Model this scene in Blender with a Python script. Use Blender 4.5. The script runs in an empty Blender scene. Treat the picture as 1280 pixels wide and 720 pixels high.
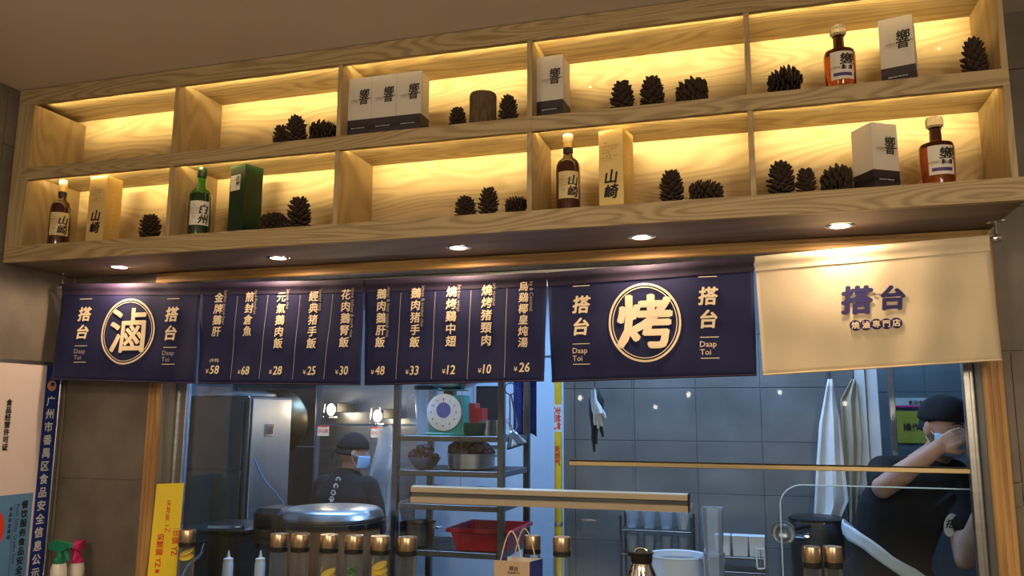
import bpy, bmesh, math, random
from mathutils import Vector, Matrix
PI = math.pi
sin, cos = math.sin, math.cos
R = math.radians
scene = bpy.context.scene
C = scene.collection
random.seed(7)

# ------------------------------------------------------------------ camera
cd = bpy.data.cameras.new('camera')
cd.sensor_width = 36.0
cd.lens = 36.0 * 1022.67 / 1280.0
cd.clip_start = 0.05
cam = bpy.data.objects.new('camera', cd)
C.objects.link(cam)
Rm = Matrix(((0.95934, 0.03982, 0.27945), (0.28223, -0.15093, -0.94740), (0.00445, 0.98774, -0.15603))).to_4x4()
cam.matrix_world = Matrix.Translation((0, -3.2, 1.62)) @ Rm
scene.camera = cam

# ------------------------------------------------------------------ world, exposure, large lights
scene.view_settings.view_transform = 'Standard'
scene.view_settings.look = 'None'
scene.view_settings.gamma = 1
scene.view_settings.use_curve_mapping = False
scene.view_settings.exposure = 0.15
world = bpy.data.worlds.new('dim_hall'); scene.world = world
world.use_nodes = True
world.node_tree.nodes['Background'].inputs[0].default_value = (0.80, 0.68, 0.60, 1)
world.node_tree.nodes['Background'].inputs[1].default_value = 0.20

def area(name, loc, target, sx, sy, power, col, spread=180):
    l = bpy.data.lights.new(name, 'AREA'); l.shape = 'RECTANGLE'; l.size = sx; l.size_y = sy
    l.energy = power; l.color = col; l.spread = R(spread)
    o = bpy.data.objects.new(name, l); C.objects.link(o)
    o.location = loc
    d = (Vector(target) - Vector(loc)).normalized()
    o.rotation_euler = d.to_track_quat('-Z', 'Y').to_euler()
    return o
# unseen area fills added behind the camera to brighten the room side
area('room_fill_light', (-2.0, -4.2, 3.25), (-2.0, -3.6, 0), 1.2, 1.2, 85, (1.0, 0.82, 0.62))
area('room_fill_light', (1.2, -4.2, 3.25), (1.2, -3.6, 0), 1.2, 1.2, 85, (1.0, 0.82, 0.62))
for lx, le in ((-1.7, 60), (1.2, 130)):  # unseen point fills, added to brighten the ceiling and the unit's front
    l = bpy.data.lights.new('room_fill_point', 'POINT'); l.energy = le; l.color = (1.0, 0.78, 0.50); l.shadow_soft_size = 0.22
    o = bpy.data.objects.new('room_fill_point', l); C.objects.link(o); o.location = (lx, -4.3, 2.35)
# kitchen ceiling tubes
area('kitchen_tube_light', (-2.3, 1.25, 2.66), (-2.3, 1.25, 0), 1.2, 0.12, 42, (0.32, 0.57, 1.0))
area('kitchen_tube_light', (-0.2, 1.05, 2.66), (-0.2, 1.15, 0), 1.2, 0.12, 32, (0.40, 0.64, 1.0))
area('kitchen_tube_light', (-1.2, 2.3, 2.66), (-1.2, 2.0, 0), 1.2, 0.12, 30, (0.28, 0.54, 1.0))
area('kitchen_tube_light', (0.95, 2.2, 2.66), (0.95, 2.2, 0), 0.6, 0.12, 16, (0.40, 0.64, 1.0))

# ------------------------------------------------------------------ materials
MATS = {}
def nt(name):
    m = bpy.data.materials.new(name); m.use_nodes = True
    n = m.node_tree.nodes; l = m.node_tree.links
    return m, n, l, n['Principled BSDF']
def mat(name, col, rough=0.5, metal=0.0, var=0.12, scale=12.0, bump=0.0, bscale=60.0, emit=None, estr=0.0,
        trans=0.0, ior=1.45, coat=0.0, sheen=0.0, sheencol=None, spec=0.5, stretch=(1, 1, 1), alpha=1.0):
    if name in MATS: return MATS[name]
    m, n, l, b = nt(name)
    tc = n.new('ShaderNodeTexCoord'); mp = n.new('ShaderNodeMapping'); mp.inputs['Scale'].default_value = stretch
    l.new(tc.outputs['Object'], mp.inputs['Vector'])
    ns = n.new('ShaderNodeTexNoise'); ns.inputs['Scale'].default_value = scale; ns.inputs['Detail'].default_value = 5
    l.new(mp.outputs[0], ns.inputs['Vector'])
    rp = n.new('ShaderNodeValToRGB')
    rp.color_ramp.elements[0].position = 0.3; rp.color_ramp.elements[1].position = 0.7
    rp.color_ramp.elements[0].color = tuple(c * (1 - var) for c in col) + (1,)
    rp.color_ramp.elements[1].color = tuple(min(1, c * (1 + var)) for c in col) + (1,)
    l.new(ns.outputs['Fac'], rp.inputs[0]); l.new(rp.outputs[0], b.inputs['Base Color'])
    b.inputs['Roughness'].default_value = rough; b.inputs['Metallic'].default_value = metal
    b.inputs['IOR'].default_value = ior; b.inputs['Transmission Weight'].default_value = trans
    b.inputs['Coat Weight'].default_value = coat; b.inputs['Specular IOR Level'].default_value = spec
    b.inputs['Sheen Weight'].default_value = sheen
    b.inputs['Alpha'].default_value = alpha
    if sheencol: b.inputs['Sheen Tint'].default_value = sheencol + (1,)
    if emit:
        b.inputs['Emission Color'].default_value = emit + (1,); b.inputs['Emission Strength'].default_value = estr
    if bump:
        n2 = n.new('ShaderNodeTexNoise'); n2.inputs['Scale'].default_value = bscale; n2.inputs['Detail'].default_value = 4
        l.new(mp.outputs[0], n2.inputs['Vector'])
        bp = n.new('ShaderNodeBump'); bp.inputs['Strength'].default_value = bump; bp.inputs['Distance'].default_value = 0.01
        l.new(n2.outputs['Fac'], bp.inputs['Height']); l.new(bp.outputs[0], b.inputs['Normal'])
    MATS[name] = m
    return m
def wood(name, light, dark, axis='X', rough=0.55, rings=30.0, low=1.0):
    m, n, l, b = nt(name)
    tc = n.new('ShaderNodeTexCoord'); mp = n.new('ShaderNodeMapping')
    s = {'X': (0.75, 2.6, 5.0), 'Z': (5.0, 2.6, 0.75)}[axis]
    mp.inputs['Scale'].default_value = tuple(v * low if v > 1 else v for v in s)
    l.new(tc.outputs['Object'], mp.inputs['Vector'])
    a = n.new('ShaderNodeTexNoise'); a.inputs['Scale'].default_value = 1.0; a.inputs['Detail'].default_value = 1.5; a.inputs['Distortion'].default_value = 0.3
    l.new(mp.outputs[0], a.inputs['Vector'])
    mu = n.new('ShaderNodeMath'); mu.operation = 'MULTIPLY'; mu.inputs[1].default_value = rings * 6.28
    sn = n.new('ShaderNodeMath'); sn.operation = 'SINE'
    l.new(a.outputs['Fac'], mu.inputs[0]); l.new(mu.outputs[0], sn.inputs[0])
    r = n.new('ShaderNodeMapRange'); r.inputs['From Min'].default_value = -1; r.inputs['From Max'].default_value = 1
    l.new(sn.outputs[0], r.inputs['Value'])
    f = n.new('ShaderNodeTexNoise'); f.inputs['Scale'].default_value = 1.0; f.inputs['Detail'].default_value = 6
    mp2 = n.new('ShaderNodeMapping'); mp2.inputs['Scale'].default_value = {'X': (6, 90, 160), 'Z': (160, 90, 6)}[axis]
    l.new(tc.outputs['Object'], mp2.inputs['Vector']); l.new(mp2.outputs[0], f.inputs['Vector'])
    ad = n.new('ShaderNodeMix'); ad.data_type = 'FLOAT'; ad.inputs[0].default_value = 0.5
    l.new(r.outputs[0], ad.inputs[2]); l.new(f.outputs['Fac'], ad.inputs[3])
    rp = n.new('ShaderNodeValToRGB'); rp.color_ramp.elements[0].position = 0.2; rp.color_ramp.elements[1].position = 0.62
    rp.color_ramp.elements[0].color = dark + (1,); rp.color_ramp.elements[1].color = light + (1,)
    l.new(ad.outputs[0], rp.inputs[0]); l.new(rp.outputs[0], b.inputs['Base Color'])
    b.inputs['Roughness'].default_value = rough
    bp = n.new('ShaderNodeBump'); bp.inputs['Strength'].default_value = 0.25; bp.inputs['Distance'].default_value = 0.002
    l.new(ad.outputs[0], bp.inputs['Height']); l.new(bp.outputs[0], b.inputs['Normal'])
    MATS[name] = m
    return m
def clear(name, tint=(1, 1, 1), refl=1.0, rough=0.02, milk=0.0, milkcol=(.7, .8, .9)):
    """thin sheet of glass or film: clear straight through, Fresnel reflection on top"""
    m, n, l, b = nt(name)
    n.remove(b)
    out = n['Material Output']
    t = n.new('ShaderNodeBsdfTransparent'); t.inputs[0].default_value = tint + (1,)
    g = n.new('ShaderNodeBsdfGlossy'); g.inputs['Roughness'].default_value = rough
    fr = n.new('ShaderNodeFresnel'); fr.inputs[0].default_value = 1.45
    mu = n.new('ShaderNodeMath'); mu.operation = 'MULTIPLY'; mu.inputs[1].default_value = refl; mu.use_clamp = True
    l.new(fr.outputs[0], mu.inputs[0])
    mx = n.new('ShaderNodeMixShader'); l.new(mu.outputs[0], mx.inputs[0]); l.new(t.outputs[0], mx.inputs[1]); l.new(g.outputs[0], mx.inputs[2])
    last = mx
    if milk:
        d = n.new('ShaderNodeBsdfDiffuse'); d.inputs[0].default_value = milkcol + (1,)
        m2 = n.new('ShaderNodeMixShader'); m2.inputs[0].default_value = milk
        l.new(mx.outputs[0], m2.inputs[1]); l.new(d.outputs[0], m2.inputs[2]); last = m2
    l.new(last.outputs[0], out.inputs['Surface'])
    MATS[name] = m
    return m

oak_x = wood('oak_along', (0.40, 0.295, 0.150), (0.255, 0.172, 0.080), 'X', rings=20, low=1.7)
oak_z = wood('oak_upright', (0.40, 0.295, 0.150), (0.31, 0.22, 0.108), 'Z', rings=18)
oak_back = wood('oak_back_panel', (0.44, 0.325, 0.165), (0.34, 0.245, 0.115), 'X', rings=22, low=0.8)
trim_x = wood('pine_trim_along', (0.50, 0.30, 0.11), (0.27, 0.14, 0.045), 'X', rings=5, low=1.6)
trim_z = wood('pine_trim_upright', (0.50, 0.29, 0.10), (0.33, 0.17, 0.055), 'Z', rings=5, low=1.6)
grey_oak = wood('grey_oak_jamb', (0.27, 0.25, 0.22), (0.17, 0.155, 0.135), 'Z', rings=8)
plaster = mat('beige_plaster', (0.74, 0.64, 0.52), 0.9, var=0.03, scale=2, bump=0.03)
grout = mat('pale_grout', (0.42, 0.38, 0.32), 0.9)
tilem = mat('grey_stone_tile', (0.150, 0.128, 0.102), 0.55, var=0.22, scale=5, bump=0.05, bscale=30)
ktile = mat('kitchen_stone_tile', (0.115, 0.125, 0.13), 0.4, var=0.25, scale=4, bump=0.04, bscale=30)
kgrout = mat('kitchen_grout', (0.22, 0.25, 0.27), 0.9)
kwhite = mat('kitchen_white_panel', (0.55, 0.58, 0.62), 0.5, var=0.04)
steel = mat('brushed_steel', (0.50, 0.51, 0.52), 0.32, 1.0, var=0.1, scale=3, stretch=(1, 1, 12))
dsteel = mat('dark_steel', (0.15, 0.145, 0.14), 0.38, 1.0, var=0.2, scale=4)
chrome = mat('chrome', (0.8, 0.8, 0.8), 0.08, 1.0, var=0.02)
brass = mat('gold_steel', (0.56, 0.42, 0.28), 0.3, 1.0, var=0.05)
brassd = mat('bronze_rail', (0.62, 0.50, 0.30), 0.3, 1.0, var=0.05)
blackp = mat('black_plastic', (0.012, 0.012, 0.013), 0.35, var=0.2)
blackr = mat('black_rubber', (0.015, 0.014, 0.014), 0.6)
navy = mat('navy_cloth', (0.005, 0.0085, 0.058), 0.85, var=0.14, scale=9, bump=0.12, bscale=420, sheen=0.08, sheencol=(0.55, 0.35, 0.9))
navyd = mat('navy_cloth_shaded', (0.008, 0.005, 0.022), 0.8, var=0.2, scale=9, bump=0.12, bscale=420, sheen=0.30, sheencol=(0.6, 0.35, 0.9))  # darker copy of the navy; weaker light through doubled cloth put into the colour
cream = mat('cream_cloth', (0.58, 0.49, 0.34), 0.85, var=0.04, scale=7, bump=0.12, bscale=420)
print_cream = mat('cream_print', (0.82, 0.67, 0.47), 0.8, var=0.02)
print_dim = mat('faint_print', (0.42, 0.36, 0.34), 0.8, var=0.02)
print_navy = mat('navy_print', (0.02, 0.016, 0.10), 0.8, var=0.02)
print_black = mat('black_print', (0.012, 0.010, 0.010), 0.6, var=0.02)
print_gold = mat('gold_print', (0.26, 0.14, 0.05), 0.5, var=0.02)
print_white = mat('white_print', (0.72, 0.72, 0.75), 0.6, var=0.02)
print_red = mat('red_print', (0.62, 0.04, 0.015), 0.6, var=0.02)
card_white = mat('white_card', (0.56, 0.52, 0.47), 0.6, var=0.02)
card_dark = mat('plum_card', (0.030, 0.018, 0.022), 0.5, var=0.15, scale=20)
card_black = mat('black_band_card', (0.010, 0.012, 0.016), 0.4)
card_gold = mat('pale_gold_card', (0.68, 0.50, 0.20), 0.38, 0.25, var=0.04)
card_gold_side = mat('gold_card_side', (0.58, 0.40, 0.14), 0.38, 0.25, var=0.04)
card_green = mat('dark_green_card', (0.008, 0.030, 0.012), 0.35, var=0.1)
label_cream = mat('cream_label', (0.62, 0.48, 0.24), 0.6, var=0.03)
label_white = mat('white_label', (0.66, 0.63, 0.56), 0.6, var=0.03)
purple = mat('purple_strip', (0.07, 0.025, 0.16), 0.5)
whisky_dark = mat('dark_whisky_glass', (0.045, 0.010, 0.004), 0.06, var=0.1, coat=0.6)
amber = mat('amber_whisky_glass', (0.50, 0.13, 0.03), 0.03, var=0.03, trans=0.92, ior=1.36)
green_glass = mat('green_bottle_glass', (0.06, 0.34, 0.05), 0.05, var=0.05, trans=0.75, ior=1.3)
green_dark = mat('filled_green_glass', (0.006, 0.030, 0.006), 0.08, var=0.1, coat=0.6)
stopper = mat('crystal_stopper', (0.85, 0.80, 0.68), 0.08, var=0.02, trans=0.7)
cap_gold = mat('gold_cap', (0.80, 0.55, 0.16), 0.35, 0.6, var=0.05)
cap_cream = mat('cream_cap', (0.80, 0.68, 0.42), 0.5)
conem = mat('pine_cone_scales', (0.042, 0.025, 0.016), 0.85, var=0.6, scale=50)
conet = mat('pine_cone_core', (0.030, 0.018, 0.012), 0.9, var=0.3, scale=60)
bark = mat('dark_bark', (0.10, 0.065, 0.038), 0.9, var=0.5, scale=30, bump=0.8, bscale=25, stretch=(4, 4, 0.6))
paper_white = mat('white_board', (0.62, 0.53, 0.52), 0.4, var=0.02)
paper_blue = mat('sky_blue_board', (0.09, 0.22, 0.42), 0.4, var=0.04)
board_blue = mat('royal_blue_board', (0.010, 0.035, 0.22), 0.4, var=0.04)
yellow = mat('yellow_card', (0.78, 0.58, 0.012), 0.45, var=0.04)
kraft = mat('kraft_paper', (0.52, 0.38, 0.26), 0.8, var=0.05)
navy_paper = mat('navy_paper', (0.02, 0.03, 0.22), 0.5)
rope = mat('cream_rope', (0.60, 0.52, 0.38), 0.9, bump=0.5, bscale=300)
green_pl = mat('green_plastic', (0.01, 0.20, 0.10), 0.35)
pink_pl = mat('pink_plastic', (0.70, 0.03, 0.20), 0.35)
white_pl = mat('white_plastic', (0.66, 0.62, 0.56), 0.4, var=0.03)
milky = mat('milky_plastic', (0.62, 0.68, 0.74), 0.4, var=0.03)
teal = mat('teal_enamel', (0.01, 0.30, 0.26), 0.35, var=0.06)
dialm = mat('white_dial', (0.80, 0.84, 0.88), 0.3, var=0.02)
dial_blue = mat('blue_dial', (0.06, 0.14, 0.5), 0.4)
red_pl = mat('red_plastic', (0.42, 0.015, 0.02), 0.4, var=0.1)
yellow_pl = mat('yellow_pipe_paint', (0.62, 0.42, 0.02), 0.4, var=0.1)
lampbar = mat('tan_anodised', (0.74, 0.50, 0.30), 0.35, 0.35, var=0.06, stretch=(0.4, 8, 30))
shirt = mat('black_cotton', (0.006, 0.006, 0.008), 0.95, var=0.3, scale=14, bump=0.15, bscale=200)
skin = mat('skin', (0.42, 0.235, 0.16), 0.6, var=0.10, scale=18)
hairm = mat('black_hair', (0.010, 0.009, 0.009), 0.7)
maskm = mat('blue_mask', (0.28, 0.46, 0.62), 0.8, var=0.04)
whitecloth = mat('white_cotton', (0.66, 0.68, 0.70), 0.95, var=0.04, bump=0.2, bscale=40)
beigecloth = mat('beige_cotton', (0.40, 0.36, 0.28), 0.95, var=0.06, bump=0.2, bscale=40)
lemonm = mat('lemon', (0.85, 0.62, 0.05), 0.5, var=0.1)
mintm = mat('mint_leaf', (0.05, 0.22, 0.03), 0.6, var=0.3)
foodm = mat('dark_food', (0.05, 0.022, 0.018), 0.6, var=0.5, scale=40)
bucketwood = wood('bucket_wood', (0.20, 0.10, 0.045), (0.11, 0.052, 0.022), 'Z', rings=6)
lens_mat = mat('warm_lens', (1, 1, 1), 0.5, emit=(1.0, 0.78, 0.62), estr=12.0, var=0)
led_mat = mat('led_diffuser', (1, 0.9, 0.7), 0.5, emit=(1.0, 0.74, 0.34), estr=5.0, var=0)
bulb_mat = mat('bulb_glow', (1, 1, 1), 0.5, emit=(1.0, 0.86, 0.66), estr=14.0, var=0)
heat_mat = mat('heat_lamp_glow', (1, 1, 1), 0.5, emit=(1.0, 0.80, 0.55), estr=9.0, var=0)
glass = clear('window_glass', (0.93, 0.97, 1.0), 1.0)
pglass = clear('thin_glass', (0.96, 0.98, 0.99), 0.7, 0.05, 0.03)
sglass = clear('thick_cup_glass', (0.96, 0.98, 1.0), 0.8, 0.08, 0.22)
film = clear('clear_film', (0.85, 0.92, 1.0), 1.6, 0.15, 0.22)
floor_mat = mat('floor_tile', (0.10, 0.09, 0.08), 0.4)

# ------------------------------------------------------------------ builders
class MB:
    def __init__(s): s.v = []; s.f = []
    def add(s, v, f):
        o = len(s.v); s.v += [tuple(p) for p in v]; s.f += [tuple(i + o for i in q) for q in f]; return s
    def box(s, x0, x1, y0, y1, z0, z1, b=0.0):
        bm = bmesh.new(); bmesh.ops.create_cube(bm, size=1)
        for p in bm.verts:
            p.co = ((x0 + x1) / 2 + p.co.x * (x1 - x0), (y0 + y1) / 2 + p.co.y * (y1 - y0), (z0 + z1) / 2 + p.co.z * (z1 - z0))
        if b: bmesh.ops.bevel(bm, geom=bm.edges[:], offset=b, segments=1, affect='EDGES', profile=0.5)
        s.bm(bm); return s
    def bm(s, bm):
        bm.verts.index_update()
        s.add([v.co[:] for v in bm.verts], [[v.index for v in f.verts] for f in bm.faces]); bm.free(); return s
    def lathe(s, prof, c=(0, 0, 0), n=24, axis='Z', a0=0, a1=2 * PI, cap=True):
        full = abs(a1 - a0 - 2 * PI) < 1e-6
        m = n if full else n + 1
        v = []; f = []
        for (r, z) in prof:
            for i in range(m):
                a = a0 + (a1 - a0) * i / n
                p = (r * cos(a), r * sin(a), z)
                if axis == 'Y': p = (p[0], -p[2], p[1])
                if axis == 'X': p = (p[2], p[0], p[1])
                v.append((c[0] + p[0], c[1] + p[1], c[2] + p[2]))
        k = len(prof)
        for j in range(k - 1):
            for i in range(n):
                i2 = (i + 1) % m
                f.append((j * m + i, j * m + i2, (j + 1) * m + i2, (j + 1) * m + i))
        if cap and full:
            if prof[0][0] > 1e-6: f.append(tuple(reversed(range(m))))
            if prof[-1][0] > 1e-6: f.append(tuple((k - 1) * m + i for i in range(m)))
        s.add(v, f); return s
    def tube(s, pts, r, n=8, closed=False):
        P = [Vector(p) for p in pts]; k = len(P)
        rr = r if isinstance(r, (list, tuple)) else [r] * k
        v = []; f = []
        prev = None
        for i, p in enumerate(P):
            if closed: t = P[(i + 1) % k] - P[i - 1]
            else: t = P[min(i + 1, k - 1)] - P[max(i - 1, 0)]
            t.normalize()
            if prev is None:
                u = t.cross(Vector((0, 0, 1)))
                if u.length < 1e-3: u = t.cross(Vector((0, 1, 0)))
            else:
                u = prev - t * prev.dot(t)
            u.normalize(); prev = u; w = t.cross(u)
            for j in range(n):
                a = 2 * PI * j / n
                v.append(p + u * (rr[i] * cos(a)) + w * (rr[i] * sin(a)))
        for i in range(k if closed else k - 1):
            i2 = (i + 1) % k
            for j in range(n):
                j2 = (j + 1) % n
                f.append((i * n + j, i2 * n + j, i2 * n + j2, i * n + j2))
        if not closed:
            f.append(tuple(range(n))); f.append(tuple(reversed([(k - 1) * n + j for j in range(n)])))
        s.add(v, f); return s
    def prism(s, poly, y0, y1, axis='Y'):
        n = len(poly)
        def P(a, b, d): return {'Y': (a, d, b), 'X': (d, a, b), 'Z': (a, b, d)}[axis]
        v = [P(a, b, y0) for a, b in poly] + [P(a, b, y1) for a, b in poly]
        f = [tuple(range(n)), tuple(reversed(range(n, 2 * n)))] + [(i, i + n, (i + 1) % n + n, (i + 1) % n) for i in range(n)]
        s.add(v, f); return s
    def ell(s, c, r, nu=14, nv=10, fn=None):
        v = []; f = []
        for j in range(nv + 1):
            t = PI * j / nv
            for i in range(nu):
                a = 2 * PI * i / nu
                d = Vector((sin(t) * cos(a), sin(t) * sin(a), cos(t)))
                k = fn(d) if fn else 1.0
                v.append((c[0] + r[0] * d.x * k, c[1] + r[1] * d.y * k, c[2] + r[2] * d.z * k))
        for j in range(nv):
            for i in range(nu):
                f.append((j * nu + i, (j + 1) * nu + i, (j + 1) * nu + (i + 1) % nu, j * nu + (i + 1) % nu))
        s.add(v, f); return s
    def xf(s, M):
        s.v = [tuple(M @ Vector(p)) for p in s.v]; return s
    def mesh(s, name, smooth=False, off=(0, 0, 0)):
        me = bpy.data.meshes.new(name)
        me.from_pydata([(p[0] - off[0], p[1] - off[1], p[2] - off[2]) for p in s.v], [], s.f)
        bm = bmesh.new(); bm.from_mesh(me)
        bmesh.ops.remove_doubles(bm, verts=bm.verts, dist=1e-6)
        bmesh.ops.recalc_face_normals(bm, faces=bm.faces); bm.to_mesh(me); bm.free()
        if smooth:
            me.polygons.foreach_set('use_smooth', [True] * len(me.polygons))
            me.set_sharp_from_angle(angle=R(35))
        me.update(); return me

def wloc(o):
    p = Vector((0, 0, 0))
    while o: p += o.location; o = o.parent
    return p
def link(name, me, m=None, parent=None, loc=(0, 0, 0)):
    o = bpy.data.objects.new(name, me); C.objects.link(o); o.location = loc
    if parent: o.parent = parent
    if m is not None and not me.materials: me.materials.append(m)
    return o
def part(name, mb, m, parent, smooth=False, label=None, local=False, stuff=False):
    """one mesh object; its vertices come in world coordinates (or the parent's own when local)"""
    off = (0, 0, 0) if (local or parent is None) else wloc(parent)
    o = link(name, mb.mesh(name, smooth, off), m, parent)
    if label: o['label'] = label
    if stuff: o['kind'] = 'stuff'
    return o
def tag(o, label, cat, group=None):
    o['label'] = label; o['category'] = cat
    if group: o['group'] = group
    return o
def empty(name, loc, label, cat, group=None, rz=0.0):
    o = bpy.data.objects.new(name, None); C.objects.link(o); o.location = loc; o.rotation_euler = (0, 0, rz)
    o.empty_display_size = 0.05
    return tag(o, label, cat, group)
def single(name, mb, m, loc, label, cat, group=None, smooth=False):
    o = link(name, mb.mesh(name, smooth, loc), m, None, loc)
    return tag(o, label, cat, group)
def struct(name, mb, m, smooth=False):
    o = link(name, mb.mesh(name, smooth), m); o['kind'] = 'structure'; return o
def copy_tree(o, parent=None):
    c = o.copy(); C.objects.link(c)
    c.parent = parent
    for ch in [x for x in C.objects if x.parent == o]: copy_tree(ch, c)
    return c

# lettering: glyph outlines of the built-in font, turned into meshes
GL = {}
def glyph(ch, bold=0.0, shear=0.0):
    k = (ch, bold, shear)
    if k in GL: return GL[k]
    cu = bpy.data.curves.new('g', 'FONT'); cu.body = ch; cu.size = 1; cu.offset = bold; cu.shear = shear
    cu.resolution_u = 2
    o = bpy.data.objects.new('g', cu)
    me = bpy.data.meshes.new_from_object(o)
    v = [(p.co.x, p.co.y) for p in me.vertices]; f = [tuple(q.vertices) for q in me.polygons]
    w = max([p[0] for p in v], default=0.3)
    bpy.data.objects.remove(o); bpy.data.meshes.remove(me)
    GL[k] = (v, f, w); return GL[k]
def text2d(s, h, vert=False, bold=0.0, shear=0.0, pitch=1.0, wx=1.0):
    if bold > 0.005:
        V0, F0 = text2d(s, h, vert, 0.0, shear, pitch, wx)
        V = []; F = []
        for k in range(6):
            a = 2 * PI * k / 6 + 0.4; o = len(V)
            V += [(x + bold * h * cos(a), y + bold * h * sin(a) * 0.8, k) for x, y in V0]; F += [tuple(i + o for i in f) for f in F0]
        return V, F
    """verts (x, y) and faces of a line; centred on x; first glyph's top at y = 0 when vertical, centred when not"""
    V = []; F = []
    if vert:
        y = 0
        for ch in s:
            v, f, w = glyph(ch, bold, shear)
            if v:
                x0 = min(p[0] for p in v); x1 = max(p[0] for p in v)
                o = len(V)
                V += [((p[0] - (x0 + x1) / 2) * h * wx, y - h * 0.86 + p[1] * h) for p in v]; F += [tuple(i + o for i in q) for q in f]
            y -= h * pitch
    else:
        v, f, w = glyph(s, bold, shear)
        x0 = min(p[0] for p in v); x1 = max(p[0] for p in v)
        V = [((p[0] - (x0 + x1) / 2) * h * wx, (p[1] - 0.36) * h) for p in v]; F = list(f)
    return V, F
def rot2(V, a): return [(p[0] * cos(a) - p[1] * sin(a), p[0] * sin(a) + p[1] * cos(a)) + tuple(p[2:]) for p in V]
def lettering(items, fn, m, parent, maxlen=None, name='lettering', label=None):
    """items: list of (V, F, dx, dy); fn maps (x, y) to a 3D point"""
    mb = MB()
    for V, F, dx, dy in items: mb.add([(p[0] + dx, p[1] + dy, p[2] if len(p) > 2 else 0) for p in V], F)
    bm = bmesh.new()
    vs = [bm.verts.new(p) for p in mb.v]
    for f in mb.f:
        try: bm.faces.new([vs[i] for i in f])
        except ValueError: pass
    if maxlen:
        for _ in range(3):
            ed = [e for e in bm.edges if e.calc_length() > maxlen]
            if not ed: break
            bmesh.ops.subdivide_edges(bm, edges=ed, cuts=1)
            bmesh.ops.triangulate(bm, faces=[f for f in bm.faces if len(f.verts) > 3])
    for v in bm.verts:
        x, y, k = v.co; p = Vector(fn(x, y))
        if k:
            nr = (Vector(fn(x + 1e-3, y)) - p).cross(Vector(fn(x, y + 1e-3)) - p).normalized()
            p += nr * (k * 0.00010)
        v.co = p
    off = wloc(parent) if parent else Vector((0, 0, 0))
    for v in bm.verts: v.co -= off
    me = bpy.data.meshes.new(name); bm.to_mesh(me); bm.free()
    o = link(name, me, m, parent)
    if label: o['label'] = label
    return o
def ring2d(rx, ry, t, n=64):
    V = []; F = []
    for i in range(n):
        a = 2 * PI * i / n
        V += [(rx * cos(a), ry * sin(a)), ((rx - t) * cos(a), (ry - t) * sin(a))]
    for i in range(n):
        j = (i + 1) % n; F.append((2 * i, 2 * j, 2 * j + 1, 2 * i + 1))
    return V, F
def disc2d(r, n=28):
    return [(r * cos(2 * PI * i / n), r * sin(2 * PI * i / n)) for i in range(n)], [tuple(range(n))]
def bar2d(w, h): return [(-w / 2, -h / 2), (w / 2, -h / 2), (w / 2, h / 2), (-w / 2, h / 2)], [(0, 1, 2, 3)]

# ------------------------------------------------------------------ setting: shell
BY = 0.48            # face of the window wall
SX = -3.66           # face of the left side wall
CZ = 3.312
struct('ceiling', MB().box(SX - 0.15, 5.0, -10.5, 0.7, CZ, CZ + 0.1), plaster)
struct('floor', MB().box(SX - 0.15, 5.0, -10.5, 3.4, -0.1, 0.0), floor_mat)

def tile_run(parent, plane, pos, us, vs, m, gap=0.003, t=0.010, off=0.0):
    """tiles standing proud of the wall at pos; plane 'Y' faces -Y, plane 'X' faces +X"""
    for a in range(len(us) - 1):
        for b in range(len(vs) - 1):
            mb = MB()
            u0, u1, v0, v1 = us[a] + gap, us[a + 1] - gap, vs[b] + gap, vs[b + 1] - gap
            if u1 <= u0 or v1 <= v0: continue
            e = random.uniform(0, 0.0008)
            if plane == 'Y': mb.box(u0, u1, pos - t - e, pos, v0, v1, 0.0012)
            else: mb.box(pos, pos + t + e, u0, u1, v0, v1, 0.0012)
            o = part('tile', mb, m, parent)

struct('wall_added_dark', MB().box(SX - 0.15, 5.0, -10.5, -10.4, 0, CZ), mat('dark_reflection_wall', (0.06, 0.055, 0.05), 0.9))  # unseen wall, added so the window glass mirrors something dark
wl = struct('wall_left', MB().box(SX - 0.15, SX - 0.01, -10.5, 0.7, 0, CZ), grout)
tile_run(wl, 'X', SX - 0.01, [-1.26, -0.66, -0.06, BY - 0.01], [0.08, 0.68, 1.285, 1.86, 2.43, 3.0, CZ], tilem, 0.002)
# window wall: piers, lintel, wall below the sill
WX0, WX1, WZ0, WZ1 = -3.015, 0.870, 0.76, 2.33
wb = struct('wall_back', MB().box(SX - 0.15, WX0 - 0.02, BY + 0.01, BY + 0.16, 0, CZ).box(WX1 + 0.02, 5.0, BY + 0.01, BY + 0.16, 0, CZ)
            .box(WX0 - 0.02, WX1 + 0.02, BY + 0.01, BY + 0.16, WZ1 + 0.03, CZ).box(WX0 - 0.02, WX1 + 0.02, BY + 0.01, BY + 0.16, 0, WZ0 - 0.04), grout)
tile_run(wb, 'Y', BY + 0.01, [SX + 0.001, -3.092], [0.08, 0.68, 1.283, 1.886, 2.384], tilem, 0.002)
tile_run(wb, 'Y', BY + 0.01, [0.948, 0.981], [0.08, 0.68, 1.283, 1.376, 1.888], tilem, 0.002)
tile_run(wb, 'Y', BY + 0.01, [0.981, 1.58, 2.18, 2.78], [0.08, 0.68, 1.376, 1.888], tilem, 0.002)
tile_run(wb, 'Y', BY + 0.01, [0.948, 1.55, 2.15, 2.75], [1.888, 2.474, 3.06, CZ], tilem, 0.002)

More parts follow.
